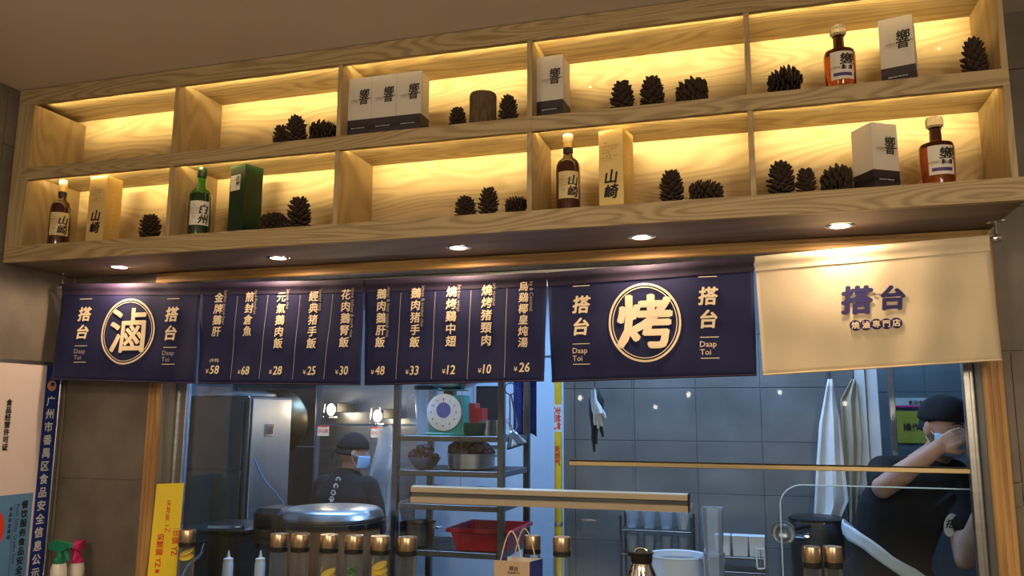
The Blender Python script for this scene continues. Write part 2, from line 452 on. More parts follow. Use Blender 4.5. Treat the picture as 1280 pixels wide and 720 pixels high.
# ------------------------------------------------------------------ window
win = struct('window_1', MB().box(WX0, WX1, 0.455, 0.64, WZ0 - 0.035, WZ0 - 0.0005, 0.003), grey_oak)
def trim_board(x0, x1, z0, z1, m, name='trim_board', vert=True):
    mb = MB().box(x0, x1, 0.458, 0.4795, z0, z1, 0.002)
    o = part(name, mb, m, win)
    # reeded face: fine raised ribs
    rb = MB(); n = 3
    for i in range(n):
        if vert:
            c = x0 + (x1 - x0) * (i + 0.5) / n; w = (x1 - x0) / n * 0.36
            rb.box(c - w, c + w, 0.4535, 0.458, z0, z1, 0.0015)
        else:
            c = z0 + (z1 - z0) * (i + 0.5) / n; w = (z1 - z0) / n * 0.36
            rb.box(x0, x1, 0.4535, 0.458, c - w, c + w, 0.0015)
    part('reeding', rb, m, o)
trim_board(-3.092, -3.016, WZ0, WZ1, trim_z)
trim_board(0.871, 0.946, WZ0, WZ1, trim_z)
trim_board(-3.092, 0.946, WZ1 + 0.0005, WZ1 + 0.054, trim_x, vert=False)
part('jamb_board', MB().box(WX0 - 0.018, WX0, 0.4800, 0.655, WZ0, WZ1), grey_oak, win)
part('jamb_board', MB().box(WX1, WX1 + 0.018, 0.4800, 0.655, WZ0, WZ1), mat('grey_jamb_paint', (0.20, 0.215, 0.23), 0.35, var=0.05), win)
part('head_board', MB().box(WX0, WX1, 0.4800, 0.655, WZ1 - 0.0002, WZ1 + 0.018), grey_oak, win)
part('metal_frame', MB().box(WX0 + 0.0005, WX0 + 0.062, 0.588, 0.63, WZ0, WZ1 - 0.04, 0.002).box(WX0 + 0.004, WX0 + 0.014, 0.578, 0.588, WZ0, WZ1 - 0.04), steel, win)
part('metal_frame', MB().box(WX1 - 0.040, WX1 - 0.0005, 0.588, 0.63, WZ0, WZ1 - 0.04, 0.002).box(WX1 - 0.018, WX1 - 0.008, 0.578, 0.588, WZ0, WZ1 - 0.04), steel, win)
part('metal_frame', MB().box(WX0 + 0.0005, WX1 - 0.0005, 0.588, 0.63, WZ1 - 0.04, WZ1 - 0.001, 0.002), steel, win)
GX = (-0.8383, 0.6000, 1.3703)[0]
part('pane', MB().box(WX0 + 0.062, WX1 - 0.040, 0.602, 0.608, WZ0, WZ1 - 0.04), glass, win)
zr = (0.0427, 0.5900, 1.4144)[2]
part('glazing_rail', MB().box(GX, WX1 - 0.040, 0.592, 0.6015, zr - 0.014, zr + 0.006, 0.002), brassd, win, label='slim bronze rail across the right half of the glass')
part('rail_cap', MB().box(GX, WX1 - 0.04, 0.588, 0.6012, zr + 0.0063, zr + 0.012, 0.001), chrome, win)

# counter in front of the window
ct = struct('trim_1', MB().box(SX + 0.001, 2.6, 0.02, 0.4545, 0.722, 0.76, 0.004), mat('counter_stone', (0.10, 0.09, 0.085), 0.3))
struct('trim_2', MB().box(SX + 0.001, 2.6, 0.10, BY, 0.0, 0.721), grey_oak)

# ------------------------------------------------------------------ the wall shelf unit
L, RX = -3.652, 0.930
Z = dict(bb=2.386, bt=2.471, mb=2.815, mt=2.880, ti=3.225, to=3.308)
DB = 0.345           # face of the back panel
unit = empty('wall_shelf_unit', (-1.36, 0.0, 2.386), 'long oak wall unit of ten lit compartments above the window', 'shelf')
part('bottom_board', MB().box(L, RX + 0.018, 0, 0.030, Z['bb'], Z['bt'], 0.001).box(L, RX, 0.030, DB, Z['bb'] + 0.045, Z['bt'] - 0.001), oak_x, unit)
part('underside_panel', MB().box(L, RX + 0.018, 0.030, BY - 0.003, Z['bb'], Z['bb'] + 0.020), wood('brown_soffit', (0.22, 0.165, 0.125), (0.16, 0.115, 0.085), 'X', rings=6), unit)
part('middle_shelf', MB().box(L + 0.055, -0.862, -0.0015, 0.026, Z['mb'], Z['mt'], 0.001).box(L + 0.02, RX - 0.022, 0.026, DB, Z['mb'] + 0.028, Z['mt'] - 0.001), oak_x, unit)
part('middle_shelf', MB().box(-0.8615, RX, -0.0015, 0.026, Z['mb'], Z['mt'], 0.001), oak_x, unit)
part('top_board', MB().box(L, RX - 0.023, 0.0, 0.026, Z['ti'], Z['to'], 0.001).box(L, RX - 0.022, 0.026, DB, Z['ti'] + 0.028, Z['to']), oak_x, unit)
part('side_panel', MB().box(L, L + 0.105, 0, DB + 0.1, Z['bt'], Z['to'] - 0.084), oak_z, unit)
part('side_panel', MB().box(RX - 0.022, RX, 0, DB + 0.1, Z['bt'], Z['to']), oak_z, unit)
part('back_panel', MB().box(L, RX, DB, DB + 0.012, Z['bb'] + 0.03, Z['to']), oak_back, unit)
DX = [-2.668, -1.775, -0.871, 0.027]
for x in DX:
    for z0, z1 in ((Z['bt'], Z['mb'] + 0.028), (Z['mt'], Z['ti'] + 0.028)):
        part('divider', MB().box(x - 0.0105, x + 0.0105, 0.003, DB, z0, z1, 0.0008), oak_z, unit)
edges = [L + 0.105] + DX + [RX - 0.022]
LEDP = 2.05
for i in range(5):
    a, b = edges[i] + 0.014, edges[i + 1] - 0.014
    for zc in (Z['mb'] + 0.028, Z['ti'] + 0.028):
        part('light_strip', MB().box(a, b, 0.0275, 0.035, zc - 0.013, zc - 0.0005), led_mat, unit)
        area('strip_light', ((a + b) / 2, 0.040, zc - 0.010), ((a + b) / 2, 0.34, zc - 0.005), b - a, 0.010, LEDP, (1.0, 0.76, 0.34), 72)
# screw caps seen on the back panel
for p in ((-0.6720, 0.3440, 3.1281), (0.7864, 0.3440, 3.1283)):
    part('screw_cap', MB().lathe([(0.008, 0), (0.007, 0.003), (0, 0.004)], (p[0], DB, p[2]), 12, 'Y'), white_pl, unit, True)

# recessed downlights in the underside
for i, (x, w) in enumerate([((-3.1494, 0.2376, 2.3860)[0], 'leftmost'), ((-2.2080, 0.2455, 2.3860)[0], ''), ((-1.2716, 0.2429, 2.3860)[0], ''), ((-0.4381, 0.2442, 2.3860)[0], ''), ((0.3555, 0.2465, 2.3860)[0], '')]):
    lab = ['round recessed downlight under the left end of the oak unit, above the first curtain',
           'round recessed downlight above the left navy price-list curtain',
           'round recessed downlight above the right navy price-list curtain, middle of the five',
           'round recessed downlight above the navy curtain with the single circle near the cream one',
           'round recessed downlight under the right end of the oak unit, above the cream curtain'][i]
    d = empty('downlight', (x, 0.245, 2.386), lab, 'light', 'recessed downlights under the oak unit')
    part('bezel', MB().lathe([(0.038, -0.0005), (0.038, -0.004), (0.050, -0.006), (0.060, -0.002), (0.060, -0.0005)], (x, 0.245, 2.386), 32, cap=False), chrome, d, True)
    part('lens', MB().lathe([(0.0, -0.004), (0.030, -0.0045), (0.0375, -0.002), (0.0375, -0.0008)], (x, 0.245, 2.386), 28), lens_mat, d, True)
    sp = bpy.data.lights.new('downlight_beam', 'SPOT'); sp.energy = 19; sp.color = (1.0, 0.70, 0.44); sp.spot_size = R(178); sp.spot_blend = 0.35; sp.shadow_soft_size = 0.03
    so = bpy.data.objects.new('downlight_beam', sp); C.objects.link(so); so.parent = d; so.location = (0, 0, -0.012)

# ------------------------------------------------------------------ curtains (noren)
rodpts = [(-3.61, 0.322, 2.318)]
def rodz(x):
    t = (x + 3.60) / 4.52
    return 2.326 - 0.262 * t * (1 - t) + 0.006 * t
rod = empty('curtain_rod', (-1.34, 0.322, 2.26), 'thin steel rod sagging under the oak unit and carrying the curtains', 'curtain rod')
part('rod', MB().tube([(-3.60 + 4.54 * i / 24, 0.325, rodz(-3.60 + 4.54 * i / 24) - 0.016) for i in range(25)], 0.007, 10), chrome, rod, True)
for x in (-3.59, 0.928):
    z = rodz(x) - 0.016
    b = part('bracket', MB().box(x - 0.028, x + 0.028, 0.30, 0.348, 2.381, 2.3855, 0.001).tube([(x, 0.325, 2.383), (x, 0.325, z)], 0.006, 8), chrome, rod, True)
    part('bracket_cup', MB().lathe([(0.016, -0.014), (0.018, 0), (0.016, 0.014)], (x, 0.325, z), 16, 'X'), chrome, b, True)

def cloth(name, tl, tr, br, bl, m, mp, label, ph, amp=0.0045, sag=0.0, nx=44, nz=22):
    """noren panel: a height field Y(x, z) over a quad in X-Z, with a thicker rod pocket on top"""
    root = empty(name, ((tl[0] + tr[0]) / 2, 0.30, tl[1]), label, 'curtain')
    H = tl[1] - bl[1]
    def depth(x, z):
        t = max(0.0, (tl[1] - z) / H)
        return 0.300 - amp * (0.35 + t) * (sin(x * 14 + ph) + 0.55 * sin(x * 31 + 2.1 * ph + 3 * t)) - 0.012 * t - 0.002 * sin(z * 22 + x * 5)
    mb = MB()
    for j in range(nz + 1):
        v = j / nz
        for i in range(nx + 1):
            u = i / nx
            x = (tl[0] * (1 - u) + tr[0] * u) * (1 - v) + (bl[0] * (1 - u) + br[0] * u) * v
            zt = rodz(x) if sag is None else tl[1] * (1 - u) + tr[1] * u
            zb = bl[1] * (1 - u) + br[1] * u + sag * 4 * u * (1 - u) * (-1) if sag is not None else 0
            z = zt * (1 - v) + zb * v
            mb.v.append((x, depth(x, z), z))
    for j in range(nz):
        for i in range(nx):
            a = j * (nx + 1) + i; mb.f.append((a, a + 1, a + nx + 2, a + nx + 1))
    c = part('cloth', mb, m, root, True)
    md = c.modifiers.new('thick', 'SOLIDIFY'); md.thickness = 0.0018; md.offset = 1
    # rod pocket: double layer bulging round the rod
    pk = MB(); ph_ = 0.062
    for j in range(7):
        v = j / 6
        for i in range(nx + 1):
            u = i / nx
            x = tl[0] * (1 - u) + tr[0] * u
            zt = tl[1] * (1 - u) + tr[1] * u
            z = zt + 0.001 - ph_ * v
            pk.v.append((x, depth(x, z) - 0.0035 - 0.007 * sin(PI * min(1, v * 1.5)), z))
    for j in range(6):
        for i in range(nx):
            a = j * (nx + 1) + i; pk.f.append((a, a + 1, a + nx + 2, a + nx + 1))
    p = part('rod_pocket', pk, mp, root, True)
    hm = MB()
    for (q0, q1) in (((bl[0], bl[1]), (br[0], br[1])),):
        pts = []
        for i in range(25):
            u = i / 24; x = q0[0] * (1 - u) + q1[0] * u; z = q0[1] * (1 - u) + q1[1] * u - sag * 4 * u * (1 - u) + 0.004
            pts.append((x, depth(x, z) - 0.001, z))
        hm.tube(pts, 0.0035, 6)
    part('hem', hm, mp, root, True)
    root['_'] = 0; del root['_']
    return root, (lambda x, z: (x, depth(x, z) - 0.0045, z))

T = lambda p: (p[0], p[2])
n1, f1 = cloth('noren_curtain', T((-3.5551, 0.3000, 2.3200)), T((-2.6865, 0.3000, 2.2879)), T((-2.6624, 0.3000, 1.7769)), T((-3.5660, 0.3000, 1.8043)), navy, navyd,
               'navy curtain panel with a cream circle at the far left end', 0.3)
n2, f2 = cloth('noren_curtain', T((-2.6841, 0.3000, 2.2878)), T((-1.7660, 0.3000, 2.2647)), T((-1.7604, 0.3000, 1.7632)), T((-2.6507, 0.3000, 1.7768)), navy, navyd,
               'navy price-list curtain on the left, next to the far-left circle curtain', 1.7)
n3, f3 = cloth('noren_curtain', T((-1.7639, 0.3000, 2.2646)), T((-0.8686, 0.3000, 2.2586)), T((-0.8805, 0.3000, 1.7749)), T((-1.7460, 0.3000, 1.7631)), navy, navyd,
               'navy price-list curtain in the middle, left of the round-framed curtain beside the cream one', 3.1, 0.004)
n4, f4 = cloth('noren_curtain', T((-0.8667, 0.3000, 2.2585)), T((0.0183, 0.3000, 2.2859)), T((0.0111, 0.3000, 1.7907)), T((-0.8481, 0.3000, 1.7712)), navy, navyd,
               'navy curtain panel with a cream circle, beside the cream curtain', 4.0)
n5, f5 = cloth('noren_curtain', T((0.0231, 0.3000, 2.2857)), T((0.8962, 0.3000, 2.3262)), T((0.9019, 0.3000, 1.8394)), T((0.0361, 0.3000, 1.7905)), cream, cream,
               'cream cotton curtain panel with navy lettering at the right end', 5.2, 0.0055)

def circle_word(ch, cx, cz, rx, rz, h, fn, par, bd=0.035):
    lettering([text2d(ch, h, bold=bd) + (cx, cz)], fn, print_cream, par, 0.03)
    V, F = ring2d(rx, rz, 0.009); V2, F2 = ring2d(rx - 0.016, rz - 0.016, 0.0035)
    lettering([(V, F, cx, cz), (V2, F2, cx, cz)], fn, print_cream, par, None, 'printed_ring')
def shop(cx, cz, h, fn, par, faint=False):
    """two characters over a small word, between rules"""
    lettering([text2d('搭台', h, True, 0.035, 0.12, 1.22) + (cx, cz)], fn, print_cream, par, 0.04)
    k = h
    it = [bar2d(k * 0.95, 0.0030) + (cx, cz + k * 0.55), bar2d(k * 0.95, 0.0030) + (cx, cz - k * 2.65), bar2d(k * 0.95, 0.0030) + (cx, cz - k * 3.75)]
    for q_ in it: lettering([q_], fn, print_cream, par, 0.04, 'printed_rule')
    lettering([text2d('Daap', k * 0.42) + (cx - 0.006, cz - k * 3.0), text2d('Toi', k * 0.42) + (cx - 0.018, cz - k * 3.42)], fn, print_dim if faint else print_cream, par, 0.04)
a = (-3.1072, 0.3000, 2.0486); circle_word('滷', a[0], a[2] + 0.002, (-2.9431, 0.3000, 2.0445)[0] - a[0] + 0.002, 0.172, 0.245, f1, n1, 0.018)
a = (-3.3926, 0.3000, 2.1882); shop(a[0], a[2], 0.078, f1, n1, True)
a = (-2.8412, 0.3000, 2.1697); shop(a[0], a[2], 0.078, f1, n1, True)
a = (-0.4390, 0.3000, 2.0269); circle_word('烤', a[0], a[2] - 0.004, 0.154, 0.170, 0.24, f4, n4, 0.036)
a = (-0.7131, 0.3000, 2.1479); shop(a[0], a[2], 0.080, f4, n4)
a = (-0.1710, 0.3000, 2.1651); shop(a[0], a[2], 0.080, f4, n4)

def column(x, z, word, eng, price, fn, par, zp, note=None):
    lettering([text2d(word, 0.052 if len(word) < 6 else 0.046, True, 0.022, 0.08, 1.10) + (x, z)], fn, print_cream, par, 0.04)
    V, F = text2d(eng, 0.024); V = rot2(V, -PI / 2)
    zt = max(p[1] for p in V)
    lettering([(V, F, x + 0.037, z + 0.02 - zt)], fn, print_dim, par, 0.04)
    it = [text2d(price, 0.058, bold=0.016, shear=0.12, wx=0.85) + (x + 0.006, zp)]
    w = max(p[0] for p in it[0][0])
    it.append(text2d('¥', 0.030) + (x - w - 0.008, zp - 0.008))
    if note: it.append(text2d(note, 0.020) + (x, zp + 0.045))
    lettering(it, fn, print_cream, par, 0.04)
def divline(xt, xb, zt, zb, fn, par):
    mb = MB(); n = 14
    for i in range(n + 1):
        t = i / n; x = xt + (xb - xt) * t; z = zt + (zb - zt) * t
        p = fn(x, z); mb.v += [(p[0] - 0.0011, p[1] + 0.002, z), (p[0] + 0.0011, p[1] + 0.002, z)]
    for i in range(n): mb.f.append((2 * i, 2 * i + 1, 2 * i + 3, 2 * i + 2))
    part('stitch_line', mb, print_dim, par)
c2 = [((-2.5689, 0.3000, 2.2338), (-2.5604, 0.3000, 1.8474), '金牌鵝肝', 'Golden goose liver', '58', '(半例)'), ((-2.3923, 0.3000, 2.2311), (-2.3906, 0.3000, 1.8414), '煎封倉魚', 'Fried Pomfret', '68', None),
      ((-2.2108, 0.3000, 2.2240), (-2.2118, 0.3000, 1.8393), '元氣鵝肉飯', 'Goose rice', '28', None), ((-2.0340, 0.3000, 2.2210), (-2.0288, 0.3000, 1.8372), '經典猪手飯', 'Trotter rice', '25', None),
      ((-1.8574, 0.3000, 2.2219), (-1.8630, 0.3000, 1.8353), '花肉鵝腎飯', 'Goose kidney & pork rice', '30', None)]
for (a, b, w, e, pr, nn) in c2: column(a[0], a[2], w, e, pr, f2, n2, b[2], nn)
for a, b in (((-2.4649, 0.3000, 2.2136), (-2.4742, 0.3000, 1.7991)), ((-2.2865, 0.3000, 2.2109), (-2.3070, 0.3000, 1.7977)), ((-2.1077, 0.3000, 2.2042), (-2.1262, 0.3000, 1.7961)), ((-1.9293, 0.3000, 2.2013), (-1.9584, 0.3000, 1.7947))):
    divline(a[0], b[0], a[2], b[2], f2, n2)
c3 = [((-1.6726, 0.3000, 2.2184), (-1.6766, 0.3000, 1.8331), '鵝肉鵝肝飯', 'Goose & liver tongue rice', '48'), ((-1.4967, 0.3000, 2.2151), (-1.4952, 0.3000, 1.8310), '鵝肉猪手飯', 'Goose & trotter rice', '33'),
      ((-1.3213, 0.3000, 2.2156), (-1.3225, 0.3000, 1.8326), '燒烤鷄中翅', 'Chicken wings', '12'), ((-1.1503, 0.3000, 2.2160), (-1.1466, 0.3000, 1.8341), '燒烤猪頸肉', 'Pork tongue', '10'),
      ((-0.9762, 0.3000, 2.2233), (-0.9716, 0.3000, 1.8390), '烏鷄椰皇炖湯', 'Silky & Coconut', '26')]
for (a, b, w, e, pr) in c3: column(a[0], a[2], w, e, pr, f3, n3, b[2])
for a, b in (((-1.5733, 0.3000, 2.1954), (-1.5862, 0.3000, 1.7915)), ((-1.4000, 0.3000, 2.1925), (-1.4075, 0.3000, 1.7899)), ((-1.2272, 0.3000, 2.1931), (-1.2372, 0.3000, 1.7885)), ((-1.0550, 0.3000, 2.1973), (-1.0602, 0.3000, 1.7940))):
    divline(a[0], b[0], a[2], b[2], f3, n3)
a = (0.4072, 0.3000, 2.0930); b = (0.5395, 0.3000, 2.0914)
lettering([text2d('搭', 0.118, bold=0.05, shear=0.1) + (a[0], a[2] - 0.006)], f5, print_navy, n5, 0.03)
lettering([text2d('台', 0.100, bold=0.05, shear=0.1) + (b[0], b[2])], f5, print_navy, n5, 0.03)
a = (0.4847, 0.3000, 2.1030)
lettering([text2d('Daap', 0.014) + (a[0] - 0.002, a[2] + 0.008), text2d('Toi', 0.014) + (a[0] - 0.006, a[2] - 0.008)], f5, print_navy, n5)
for p, ch in zip(((0.3953, 0.3000, 1.9871), (0.4337, 0.3000, 1.9876), (0.4720, 0.3000, 1.9898), (0.5085, 0.3000, 1.9903), (0.5448, 0.3000, 1.9925)), '燒滷專門店'):
    lettering([disc2d(0.0215) + (p[0], p[2])], f5, print_navy, n5, None, 'printed_disc')
    lettering([text2d(ch, 0.030, bold=0.02) + (p[0], p[2])], (lambda x, z: (f5(x, z)[0], f5(x, z)[1] - 0.0015, z)), print_cream, n5)

# ------------------------------------------------------------------ things on the shelves
FB, FM = Z['bt'] - 0.001, Z['mt'] - 0.001        # shelf floors: lower row, upper row
def wrap(c, r, a0=0.0):
    """maps label coordinates (x along the girth, z) to a cylinder facing -Y"""
    return lambda x, z: (c[0] + r * sin(x / r + a0), c[1] - r * cos(x / r + a0), c[2] + z)
def patch(fn, w, h, z0, n=12):
    mb = MB()
    for i in range(n + 1):
        x = -w / 2 + w * i / n
        mb.v += [fn(x, z0), fn(x, z0 + h)]
    for i in range(n): mb.f.append((2 * i, 2 * i + 2, 2 * i + 3, 2 * i + 1))
    return mb

def tall_bottle(x, y, zt, z0, r, kind, label, group, face=0.0):
    """slim shouldered whisky bottle"""
    H = zt - z0
    root = empty('whisky_bottle', (x, y, z0), label, 'bottle', group)
    hs = H * 0.60
    glassm = whisky_dark if kind == 'amber' else green_dark
    body = [(r * 0.90, 0), (r, 0.006), (r, hs * 0.95), (r * 0.96, hs * 1.02), (r * 0.80, hs * 1.10), (r * 0.45, hs * 1.17), (r * 0.38, hs * 1.22)]
    neck = [(r * 0.38, hs * 1.22), (r * 0.35, hs * 1.30), (r * 0.36, H * 0.88)]
    if kind == 'amber':
        part('glass_body', MB().lathe(body + neck, (x, y, z0), 28), glassm, root, True)
        part('foil', MB().lathe([(r * 0.41, H * 0.76), (r * 0.42, H * 0.77), (r * 0.42, H * 0.82), (r * 0.41, H * 0.825)], (x, y, z0), 20), blackp, root, True)
        part('foil', MB().lathe([(r * 0.39, H * 0.828), (r * 0.39, H * 0.90)], (x, y, z0), 20), cap_gold, root, True, label='gold neck foil')
        part('cap', MB().lathe([(r * 0.40, H * 0.90), (r * 0.42, H * 0.905), (r * 0.41, H * 0.99), (r * 0.36, H)], (x, y, z0), 20), cap_cream, root, True)
        lm = label_cream; word = '山崎'; latin = 'YAMAZAKI'
    else:
        part('glass_body', MB().lathe(body[:4], (x, y, z0), 28), glassm, root, True)
        part('glass_shoulder', MB().lathe(body[3:] + neck, (x, y, z0), 28), green_glass, root, True, label='clear green shoulder and neck above the fill line')
        part('cap', MB().lathe([(r * 0.40, H * 0.86), (r * 0.42, H * 0.87), (r * 0.41, H * 0.99), (r * 0.36, H)], (x, y, z0), 20), card_green, root, True)
        lm = label_white; word = '白州'; latin = 'HAKUSHU'
    fn = wrap((x, y, z0), r + 0.0008, face)
    hl = hs * 0.56; zl = hs * 0.27
    part('label_paper', patch(fn, r * 1.9, hl, zl), lm, root, True)
    f2_ = wrap((x, y, z0), r + 0.0018, face)
    lettering([text2d(word, hl * 0.42, True, 0.03, 0.15, 0.98) + (r * 0.38, zl + hl * 0.86)], f2_, print_black, root)
    lettering([text2d('THE', hl * 0.08) + (-r * 0.5, zl + hl * 0.80), text2d(latin, hl * 0.13) + (-r * 0.42, zl + hl * 0.69), text2d('SINGLE MALT', hl * 0.085) + (-r * 0.45, zl + hl * 0.58),
               text2d('WHISKY', hl * 0.085) + (-r * 0.45, zl + hl * 0.48), text2d('12', hl * 0.17) + (-r * 0.45, zl + hl * 0.33)], f2_, print_gold, root)
    return root
def round_bottle(x, y, zt, z0, r, label, group):
    """squat faceted decanter bottle with a crystal stopper"""
    H = zt - z0
    root = empty('whisky_bottle', (x, y, z0), label, 'bottle', group)
    hs = H * 0.64
    part('glass_body', MB().lathe([(r * 0.88, 0), (r * 0.93, 0.004), (r, hs * 0.78), (r * 1.0, hs * 0.90), (r * 0.93, hs * 0.97), (r * 0.55, hs * 1.03), (r * 0.36, hs * 1.06)], (x, y, z0), 24), amber, root, True)
    part('neck', MB().lathe([(r * 0.36, hs * 1.06), (r * 0.34, H * 0.84), (r * 0.40, H * 0.85), (r * 0.38, H * 0.86)], (x, y, z0), 20), whisky_dark, root, True)
    part('stopper', MB().lathe([(r * 0.38, H * 0.862), (r * 0.52, H * 0.88), (r * 0.54, H * 0.96), (r * 0.48, H), (0, H)], (x, y, z0), 12), stopper, root)
    fn = wrap((x, y, z0), r + 0.0015, 0.05); f2_ = wrap((x, y, z0), r + 0.0025, 0.05)
    hl = hs * 0.62; zl = hs * 0.25
    part('label_paper', patch(fn, r * 1.55, hl, zl), label_white, root, True)
    lettering([text2d('響', hl * 0.62, bold=0.02, shear=0.1, wx=0.85) + (r * 0.34, zl + hl * 0.62)], f2_, print_black, root)
    lettering([text2d('HIBIKI', hl * 0.15) + (-r * 0.42, zl + hl * 0.42), bar2d(r * 0.7, 0.001) + (-r * 0.28, zl + hl * 0.31)], f2_, print_gold, root)
    part('label_strip', patch(wrap((x, y, z0), r + 0.002, 0.05), r * 1.2, hl * 0.12, zl + hl * 0.11), purple, root, True)
    return root

def gift_box(spec, z0, kind, label, group, name='gift_box', s2=None):
    """spec = near corner x, y, top z, side, turn; the front face runs left from the corner, the side face runs back"""
    x, y, zt, s, th = spec
    H = zt - z0
    ux, uy = -cos(th), sin(th); vx, vy = sin(th), cos(th)
    d = s2 or s
    root = empty(name, (x, y, z0), label, 'box', group)
    def P(a, b, z, o=0.0):   # a: along the front from its left edge, b: along the side, z: up, o: outwards from front
        return (x + ux * (s - a) + vx * b, y + uy * (s - a) + vy * b, z0 + z)
    def prismbox(zz0, zz1, g=0.0):
        v = [P(-g, -g, zz0), P(s + g, -g, zz0), P(s + g, d + g, zz0), P(-g, d + g, zz0), P(-g, -g, zz1), P(s + g, -g, zz1), P(s + g, d + g, zz1), P(-g, d + g, zz1)]
        return MB().add(v, [(0, 3, 2, 1), (4, 5, 6, 7), (0, 1, 5, 4), (1, 2, 6, 5), (2, 3, 7, 6), (3, 0, 4, 7)])
    front = lambda a, z: tuple(Vector(P(a, -0.0009, z)))
    side = lambda b, z: tuple(Vector(P(s + 0.0009, b, z)))
    if kind == 'white':
        part('white_sleeve', prismbox(H * 0.325, H), card_white, root)
        part('dark_base', prismbox(0, H * 0.325, 0.0004), card_dark, root)
        part('band', prismbox(H * 0.16, H * 0.225, 0.0008), card_black, root)
        lettering([text2d('響', s * 0.66, bold=0.014, shear=0.10, wx=0.66) + (s * 0.70, H * 0.68)], front, print_black, root)
        lettering([bar2d(s * 0.30, 0.0035) + (s * 0.82, H * 0.645), text2d('HIBIKI', s * 0.15, wx=0.9) + (s * 0.34, H * 0.635), bar2d(s * 0.42, 0.001) + (s * 0.34, H * 0.60)][1:], front, print_gold, root)
        lettering([bar2d(s * 0.30, 0.0030) + (s * 0.84, H * 0.655)], front, print_black, root, None, 'brush_stroke')
        f3_ = lambda a, z: tuple(Vector(P(a, -0.0018, z)))
        lettering([text2d('Japanese Harmony', s * 0.075) + (s * 0.48, H * 0.193)], f3_, print_white, root)
    elif kind == 'gold':
        part('carton', prismbox(0, H), card_gold, root)
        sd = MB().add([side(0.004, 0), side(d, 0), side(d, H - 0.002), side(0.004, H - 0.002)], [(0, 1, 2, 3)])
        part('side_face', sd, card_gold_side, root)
        lettering([text2d('山崎', s * 0.58, True, 0.04, 0.15, 1.0) + (s * 0.50, H * 0.50)], front, print_black, root)
        lettering([text2d('THE', s * 0.10) + (s * 0.26, H * 0.84), text2d('YAMAZAKI', s * 0.155) + (s * 0.44, H * 0.795), text2d('SINGLE MALT', s * 0.11) + (s * 0.42, H * 0.755), text2d('WHISKY', s * 0.11) + (s * 0.33, H * 0.72),
                   text2d('12', s * 0.24) + (s * 0.42, H * 0.665), text2d('AGED', s * 0.07) + (s * 0.18, H * 0.655), text2d('YEARS', s * 0.07) + (s * 0.70, H * 0.665), bar2d(s * 0.6, 0.0008) + (s * 0.42, H * 0.62)], front, print_gold, root)
        V, F = text2d('YAMAZAKI', s * 0.42); V = rot2(V, -PI / 2)
        lettering([(V, F, d * 0.5, H * 0.48)], (lambda b, z: tuple(Vector(P(s + 0.0016, b, z)))), card_gold, root, label='raised gold lettering down the side')
    else:
        part('carton', prismbox(0, H), card_green, root)
        part('label_paper', MB().add([front(s * 0.06, H * 0.64), front(s * 0.72, H * 0.64), front(s * 0.72, H * 0.86), front(s * 0.06, H * 0.86)], [(0, 1, 2, 3)]), label_white, root)
        f3_ = lambda a, z: tuple(Vector(P(a, -0.002, z)))
        lettering([text2d('白州', s * 0.24, True, 0.04, 0.15, 1.0) + (s * 0.55, H * 0.845)], f3_, print_black, root)
        lettering([text2d('HAKUSHU', s * 0.07) + (s * 0.27, H * 0.79), text2d('12', s * 0.09) + (s * 0.27, H * 0.73)], f3_, print_gold, root)
    return root

def cone_mesh(seed, turns=1.0):
    """an open pine cone of unit height, base at z = 0: overlapping spiral of thick scales"""
    rnd = random.Random(seed)
    mb = MB(); n = 82
    for k in range(n):
        t = (k + 0.5) / n
        a = k * 2.39996 + rnd.uniform(-0.12, 0.12)
        z = 0.04 + 0.86 * t
        rr = 0.42 * (sin(PI * (0.20 + 0.70 * t)) ** 0.65) * rnd.uniform(0.92, 1.06)
        tilt = -0.05 + 0.75 * t + rnd.uniform(-0.12, 0.12)
        ln = rr; w = 0.100 * (1.10 - 0.45 * t); th = 0.026
        ca, sa = cos(a), sin(a)
        def pt(r, s, h):
            return (ca * r - sa * s, sa * r + ca * s, z + h)
        z1 = sin(tilt) * ln * 0.75; c1 = cos(tilt * 0.6)
        v = [pt(0.03, -w * 0.35, -th), pt(0.03, w * 0.35, -th), pt(0.03, w * 0.35, th), pt(0.03, -w * 0.35, th),
             pt(ln * c1 * 0.8, -w, z1 * 0.8 - th), pt(ln * c1 * 0.8, w, z1 * 0.8 - th), pt(ln * c1 * 0.8, w, z1 * 0.8 + th * 0.9), pt(ln * c1 * 0.8, -w, z1 * 0.8 + th * 0.9),
             pt(ln * c1, -w * 0.45, z1), pt(ln * c1, w * 0.45, z1), pt(ln * c1 * 1.03, 0, z1 + th * 1.4)]
        mb.add(v, [(0, 1, 5, 4), (1, 2, 6, 5), (2, 3, 7, 6), (3, 0, 4, 7), (4, 5, 9, 8), (5, 6, 10, 9), (6, 7, 10), (7, 4, 8, 10), (8, 9, 10)])
    return mb
CM = []
for sd in (1, 2, 3):
    me = cone_mesh(sd).mesh('scales'); me.materials.append(conem); CM.append(me)
core_me = MB().ell((0, 0, 0.48), (0.13, 0.13, 0.44), 10, 8).mesh('cone_core', True); core_me.materials.append(conet)
